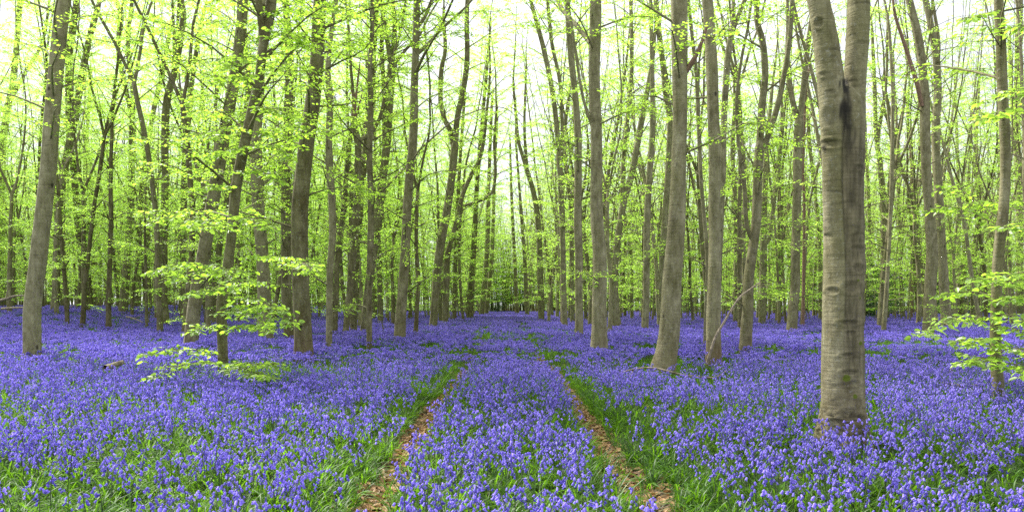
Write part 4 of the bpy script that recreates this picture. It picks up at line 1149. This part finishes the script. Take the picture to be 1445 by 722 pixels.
def merge(dst, src, mi, off=(0, 0, 0), rz=0.0, s=1.0):
    c, sn = math.cos(rz), math.sin(rz); M = np.array([[c, -sn, 0], [sn, c, 0], [0, 0, 1]])
    V = np.concatenate(src.V) @ M.T * s + np.array(off)
    dst.V.append(V)
    for p in src.P: dst.P.append(p + dst.n); dst.I.append(np.full(len(p), mi))
    dst.n += len(V)


FM = [STALK, PETAL, STRAP]
PLANT, PLANTPARTS = [], []
for i in range(10):
    S, Hd, Ls = flower_parts(40 + i)
    D = MB(); merge(D, S, 0); merge(D, Hd, 1)
    for l in Ls: merge(D, l, 2)
    PLANT.append(D.mesh('bluebell_plant', FM))
    PLANTPARTS.append((S.mesh('stem', [STALK]), Hd.mesh('flower_head', [PETAL]), [l.mesh('leaf', [STRAP]) for l in Ls]))


def clump(seed, count, rad, hs):
    r = np.random.default_rng(seed); D = MB()
    for k in range(count):
        S, Hd, Ls = flower_parts(seed * 31 + k, False, hs)
        a = r.uniform(0, 6.28); q = rad * math.sqrt(r.uniform())
        off = (q * math.cos(a), q * math.sin(a), r.normal(0, .015)); rz = r.uniform(0, 6.28)
        merge(D, S, 0, off, rz); merge(D, Hd, 1, off, rz)
        for l in Ls: merge(D, l, 2, off, rz)
    return D.mesh('bluebell_clump', FM)


CL = [clump(60 + i, 10, .24, 1.0) for i in range(6)]
CF = [clump(80 + i, 20, .60, 1.0) for i in range(5)]


def pnoise(x, y, s, z=0.0):
    return np.array([mn.noise(Vector((a * s, b * s, z))) for a, b in zip(x, y)])


def flower_density(x, y):
    dl = x - rut_l(y); dr = x - rut_r(y)
    d = np.ones_like(x)
    fade = smooth(60, 14, y)                     # the ruts close up with distance
    for q, sgn in ((dl, -1), (dr, 1)):
        o = q * sgn                              # positive on the outer side
        w = .15 * (.45 + .55 * fade) * (1 + .5 * np.sin(y * 2.1) * np.sin(y * .83 + sgn))
        bare = np.where(np.abs(q) < w, 1.0, 0.0)
        d = d * (1 - bare * .97)
        outer = smooth(.55, .15, o) * (o > 0)
        inner = smooth(.42, .1, -o) * (o <= 0)
        d = d * (1 - .72 * np.maximum(outer, inner * .8) * (.35 + .65 * fade))
    n1 = pnoise(x, y, .9) ; n2 = pnoise(x * .8, y * 1.0, .26, 5.0)
    n3 = pnoise(x, y, 2.6, 3.0)
    d = d * smooth(-.55, .12, n1 + .25) * (.35 + .65 * smooth(-.32, .12, n3))
    d = d * (1 - .75 * smooth(.30, .46, n2) * smooth(8, 14, y) * smooth(1.6, 2.6, np.abs(x - (rut_l(y) + rut_r(y)) / 2)))
    near_gap = pnoise(x, y, .55, 9.0)
    d = d * (1 - .6 * smooth(.15, .45, near_gap) * smooth(14, 8, y))
    return d


def off_trunks(x, y):
    ok = np.ones(len(x), bool)
    for a, b, c in occupied:
        rr = max(.08, c * .5 if c < .6 else .36)
        ok &= (x - a) ** 2 + (y - b) ** 2 > (rr * .7) ** 2
    return ok


def sample(y0, y1, dens, margin=2.0, keep=flower_density):
    r = np.random.default_rng(int(y0 * 7 + y1))
    wmax = y1 * .735 * 2 + margin * 2
    n = int(wmax * (y1 - y0) * dens)
    x = r.uniform(-wmax / 2, wmax / 2, n); y = r.uniform(y0, y1, n)
    m = np.abs(x) < y * .70 + margin
    x, y = x[m], y[m]
    if keep is not None:
        m = r.uniform(size=len(x)) < keep(x, y); x, y = x[m], y[m]
    m = off_trunks(x, y); x, y = x[m], y[m]
    return x, y, r


def stand(x, y, r, tilt=.12):
    n = len(x)
    return np.c_[x, y, ground_z(x, y)], np.c_[r.normal(0, tilt, n), r.normal(0, tilt, n), r.uniform(0, 6.28, n)]


x, y, rr_ = sample(3.4, 15, 82)
P, T = stand(x, y, rr_); SZ = rr_.uniform(.8, 1.2, len(x)); IX = rr_.integers(0, len(PLANT), len(x))
# the three hundred that show largest are plants of their own
pxs = CX + F * P[:, 0] / P[:, 1]; tops = HY + F * (EYE - P[:, 2] - .30 * SZ) / P[:, 1]
vis = np.nonzero((pxs > 4) & (pxs < 1441) & (tops < 700))[0]
own = vis[np.argsort(P[vis, 1] / SZ[vis])[:300]]
rest = np.setdiff1d(np.arange(len(x)), own)
x2, y2, r2 = sample(15, 42, 7.5); P2, T2 = stand(x2, y2, r2, .05)
x3, y3, r3 = sample(42, 112, 3.0, 4); P3, T3 = stand(x3, y3, r3, .03)
scatter('bluebell_carpet', 'carpet of violet bluebells covering the whole woodland floor',
        np.vstack([P[rest], P2, P3]), np.vstack([T[rest], T2, T3]),
        np.r_[SZ[rest], r2.uniform(.85, 1.15, len(x2)), r3.uniform(.85, 1.2, len(x3))],
        np.r_[IX[rest], 10 + r2.integers(0, 6, len(x2)), 16 + r3.integers(0, 5, len(x3))], PLANT + CL + CF)
for i in own:
    q = P[i]
    where = 'beyond the rut nearer the leaning pale beech' if q[0] < rut_l(q[1]) else ('between the two leaf-strewn ruts' if q[0] < rut_r(q[1]) else 'on the great forked beech side')
    b = empty('bluebell', q, f'violet nodding bluebell at the very front, {where}', 'bluebell', f'frontmost bluebells {where}')
    b.rotation_euler = T[i]; b.scale = (SZ[i],) * 3
    sm, hm, lm = PLANTPARTS[IX[i]]
    link('stem', sm, b); link('flower_head', hm, b)
    for l in lm: link('leaf', l, b)


# strap-leaved grass
def tuft(seed, k, ln):
    r = np.random.default_rng(seed); D = MB()
    for _ in range(k):
        a = r.uniform(0, 6.28)
        strap(D, (r.normal(0, .03), r.normal(0, .03), -.01), a, ln * r.uniform(.6, 1.2), r.uniform(.0035, .0065), r, 0, r.uniform(.9, 2.2))
    return D.mesh('grass_tuft', [STRAP])


TU = [tuft(120 + i, 15, .30) for i in range(6)] + [tuft(140 + i, 10, .20) for i in range(3)]


def grass_density(x, y):
    dl = x - rut_l(y); dr = x - rut_r(y)
    bare = (np.minimum(np.abs(dl), np.abs(dr)) < .16 * smooth(30, 10, y) * .7 + .02)
    m = np.zeros_like(x)
    for q, sgn in ((dl, -1), (dr, 1)):
        o = q * sgn
        m = np.maximum(m, np.where(o > 0, smooth(.9, .3, o), smooth(.55, .2, -o) * .8))
    n1 = pnoise(x, y, .9); base = .30 + .5 * smooth(.1, -.4, n1)
    base = base + .5 * smooth(.15, .45, pnoise(x, y, .55, 9.0)) * smooth(14, 8, y)
    n2 = pnoise(x * .8, y * 1.0, .26, 5.0)
    base = np.maximum(base, smooth(.26, .42, n2) * smooth(8, 14, y) * smooth(1.6, 2.6, np.abs(x - (rut_l(y) + rut_r(y)) / 2)))
    return np.where(bare, .02, np.clip(np.maximum(base, m), 0, 1))


x, y, ra = sample(3.4, 15, 100, 2, grass_density); x2, y2, rb = sample(15, 45, 18, 2, grass_density)
Pa, Ta = stand(x, y, ra, .15); Pb, Tb = stand(x2, y2, rb, .1)
scatter('grass', 'long glossy green strap leaves growing among the bluebells', np.vstack([Pa, Pb]), np.vstack([Ta, Tb]),
        np.r_[ra.uniform(.6, 1.15, len(x)), rb.uniform(.8, 1.3, len(x2))], np.r_[ra.integers(0, 9, len(x)), rb.integers(0, 6, len(x2))], TU)


# fallen leaves in the ruts
def dead_leaf(seed):
    r = np.random.default_rng(seed)
    T = LEAF_T.copy(); T[:, 2] += .25 * (T[:, 1] * r.uniform(-1.5, 1.5)) + .35 * (T[:, 0] - .5) ** 2 * r.uniform(-1, 1.5)
    return mesh_np('fallen_leaf', T * [1, 1.15, 1] * .06, [LEAF_Q, LEAF_TRI], [DEADLEAF], False)


DL = [dead_leaf(i) for i in range(6)]
rl = np.random.default_rng(44)
n = 16000
yy = 3.4 + 32 * rl.uniform(size=n) ** 1.7
sd = rl.uniform(size=n) < .5
xx = np.where(sd, rut_l(yy), rut_r(yy)) + rl.normal(0, .10, n) * (.95 + .5 * np.sin(yy * 1.9 + sd) * np.sin(yy * .7)) * (1 + .6 * (rl.uniform(size=n) < .15))
xe = rl.uniform(-14, 14, 2500); ye = rl.uniform(4, 26, 2500)
xx = np.r_[xx, xe]; yy = np.r_[yy, ye]
zz = ground_z(xx, yy) + rl.uniform(.002, .028, len(xx))
scatter('fallen_leaves', 'brown fallen beech leaves lying in the two ruts', np.c_[xx, yy, zz], np.c_[rl.normal(0, .35, len(xx)), rl.normal(0, .35, len(xx)), rl.uniform(0, 6.28, len(xx))],
        rl.uniform(.6, 1.25, len(xx)), rl.integers(0, 6, len(xx)), DL)


# ------------------------------------------------------------------ dead wood on the floor
def dead_branch(name, label, d0, main, r0, r1, twigs=(), cat='branch', mat=None, lift=0.0, sides=9, wob=.15):
    """main: [(x, y, extra depth)] surveyed; twigs: lists of the same, each a part"""
    pts = np.array([surveyed(x, y, d0 + e) for x, y, e in main]); pts[:, 2] += lift
    base = pts[0].copy()
    root = empty(name, base, label, cat)
    S = spline(pts - base, .05); W = MB(); W.tube(S, np.linspace(r0, r1, len(S)), sides, wob=wob)
    link('bough', W.mesh('bough', [mat or DEADWOOD]), root)
    for t in twigs:
        q = np.array([surveyed(x, y, d0 + e) for x, y, e in t]) - base; q[:, 2] += lift
        S = spline(q, .05); W = MB(); W.tube(S, np.linspace(r1 * .9, .004, len(S)), 6, wob=.1)
        link('twig', W.mesh('twig', [mat or DEADWOOD]), root)


dead_branch('fallen_branch', 'thin brown fallen branch arching low over the bluebells before the heavy leaning beech', 12.3,
            [(874, 526, .3), (888, 522, .2), (905, 519, .1), (925, 519, 0), (945, 524, -.1), (965, 529, -.1), (990, 532, 0), (1010, 533, .1)], .010, .020,
            [[(1010, 533, .1), (1018, 528, .1), (1026, 522, .1)], [(893, 522, .2), (890, 530, .1), (887, 540, 0)]])
dead_branch('leaning_branch', 'pale dead branch propped against the rusty-footed beech', 14.6,
            [(998, 512, 0), (1003, 494, 0), (1010, 474, .1), (1022, 454, .2), (1035, 432, .3), (1045, 418, .4), (1057, 409, .5), (1072, 398, .6)], .030, .010,
            [[(1040, 425, .35), (1046, 420, .3), (1049, 414, .3)], [(1064, 403, .55), (1076, 405, .5), (1086, 402, .5)], [(1030, 440, .25), (1036, 436, .2), (1040, 430, .1)]])
dead_branch('fallen_log', 'short pale rotten log lying among bluebells near the slender leafy-footed beech', 13.6, [(149, 522, -.2), (158, 519, 0), (166, 516, .1), (173, 514, .2)], .055, .045, [], 'log', None, .04)
dead_branch('fallen_log', 'pale rotten log half sunk in the flowers below the leafy grey young beech', 11.2, [(1330, 546, .1), (1348, 549, 0), (1368, 550, 0), (1386, 547, .1)], .035, .028, [], 'log', None, .05)
dead_branch('broken_stump', 'thin broken stump upright in the flowers before the twin-trunked pair', 13.0, [(1342, 541, 0), (1341.5, 530, 0), (1342.5, 518, 0)], .035, .022, [], 'stump', None, 0)
dead_branch('fallen_branch', 'grey fallen branch with side twigs on the bank by the edge trunk', 34, [(-4, 431, 0), (8, 428, 0), (20, 424, .1), (34, 423, .2)], .07, .04, [[(8, 428, 0), (10, 418, .1), (13, 410, .1)]], 'branch', None, .2)
dead_branch('fallen_branch', 'lower grey fallen branch lying flat on the bank by the edge trunk', 31, [(2, 439, 0), (14, 438, 0), (34, 437, .1)], .05, .03, [], 'branch', None, .1)
dead_branch('fallen_branch', 'bare fallen branch lying across flowers beside the swan-necked olive beech', 32, [(178, 450, 0), (190, 453, 0), (202, 458, 0)], .035, .02, [[(190, 453, 0), (196, 449, 0), (204, 449, 0)]], 'branch', None, .1)
dead_branch('dead_twig', 'small dark forked twig standing in the flowers before the great forked beech', 8.2, [(1124, 594, 0), (1128, 586, 0), (1134, 579, -.05)], .007, .004, [[(1128, 586, 0), (1124, 578, 0), (1118, 572, .05)]], 'twig', REDWOOD, .02)
dead_branch('dead_stick', 'short dry stick across the rut on the great forked beech side', 7.1, [(866, 647, .1), (878, 646, 0), (890, 648, -.1)], .009, .006, [], 'stick', DEADWOOD, .02)
dead_branch('dead_stick', 'thin dry stick over grass beside the rut, short of the fallen arching branch', 12.4, [(798, 556, 0), (815, 557, 0), (832, 556, .1)], .008, .005, [], 'stick', DEADWOOD, .03)
dead_branch('dead_stalk', 'pale bent dead stalk in the grass between the two ruts', 5.35, [(683, 716, 0), (687, 706, 0), (692, 697, 0)], .006, .004, [], 'stalk', DEADWOOD, .03)

# ------------------------------------------------------------------ sky, sun, camera
w = bpy.data.worlds.new('World'); sc.world = w; w.use_nodes = True
nt = w.node_tree; nt.nodes.clear(); n = N(nt)
out = n('ShaderNodeOutputWorld'); bg = n('ShaderNodeBackground', Strength=0.06)
EL, AZ = math.radians(48), math.radians(-48)           # sun high to the left, slightly ahead
sky = nt.nodes.new('ShaderNodeTexSky'); sky.sky_type = 'NISHITA'; sky.sun_disc = False
sky.sun_elevation = EL; sky.sun_rotation = AZ; sky.air_density = 1.0; sky.dust_density = 2.0; sky.ozone_density = 1.0
tc = n('ShaderNodeTexCoord')
cl = n.ramp(n.noise(n.mapped(tc.outputs['Generated'], (1, 1, 2.2)), 2.4, 5, .55), [(0.30, .55), (0.68, 1.0)])
n.l(n.mix(cl, sky.outputs[0], (9.6, 9.9, 10.5)), bg.inputs[0])
n.l(bg.outputs[0], out.inputs[0])
sd_ = Vector((math.sin(AZ) * math.cos(EL), math.cos(AZ) * math.cos(EL), math.sin(EL)))
sun = bpy.data.lights.new('sun', 'SUN'); sun.energy = 5.0; sun.angle = math.radians(10); sun.color = (1.0, .96, .89)
so = bpy.data.objects.new('sun', sun); COL.objects.link(so); so.rotation_euler = sd_.to_track_quat('Z', 'Y').to_euler(); so.location = (-20, 10, 40)

cam = bpy.data.cameras.new('camera'); cam.sensor_width = 36; cam.lens = 36 * F / 1445
cam.shift_y = (HY - 361) / 1445; cam.clip_end = 2000; cam.clip_start = .05
co_ = bpy.data.objects.new('camera', cam); COL.objects.link(co_); co_.location = (0, 0, EYE); co_.rotation_euler = (math.pi / 2, 0, 0)
sc.camera = co_

sc.view_settings.view_transform = 'Standard'; sc.view_settings.look = 'None'; sc.view_settings.gamma = 1; sc.view_settings.exposure = 1.42
cy = sc.cycles
cy.max_bounces = 11; cy.diffuse_bounces = 9; cy.transmission_bounces = 9; cy.glossy_bounces = 2; cy.transparent_max_bounces = 4
cy.caustics_reflective = False; cy.caustics_refractive = False; cy.sample_clamp_indirect = 4.0
cy.use_denoising = False
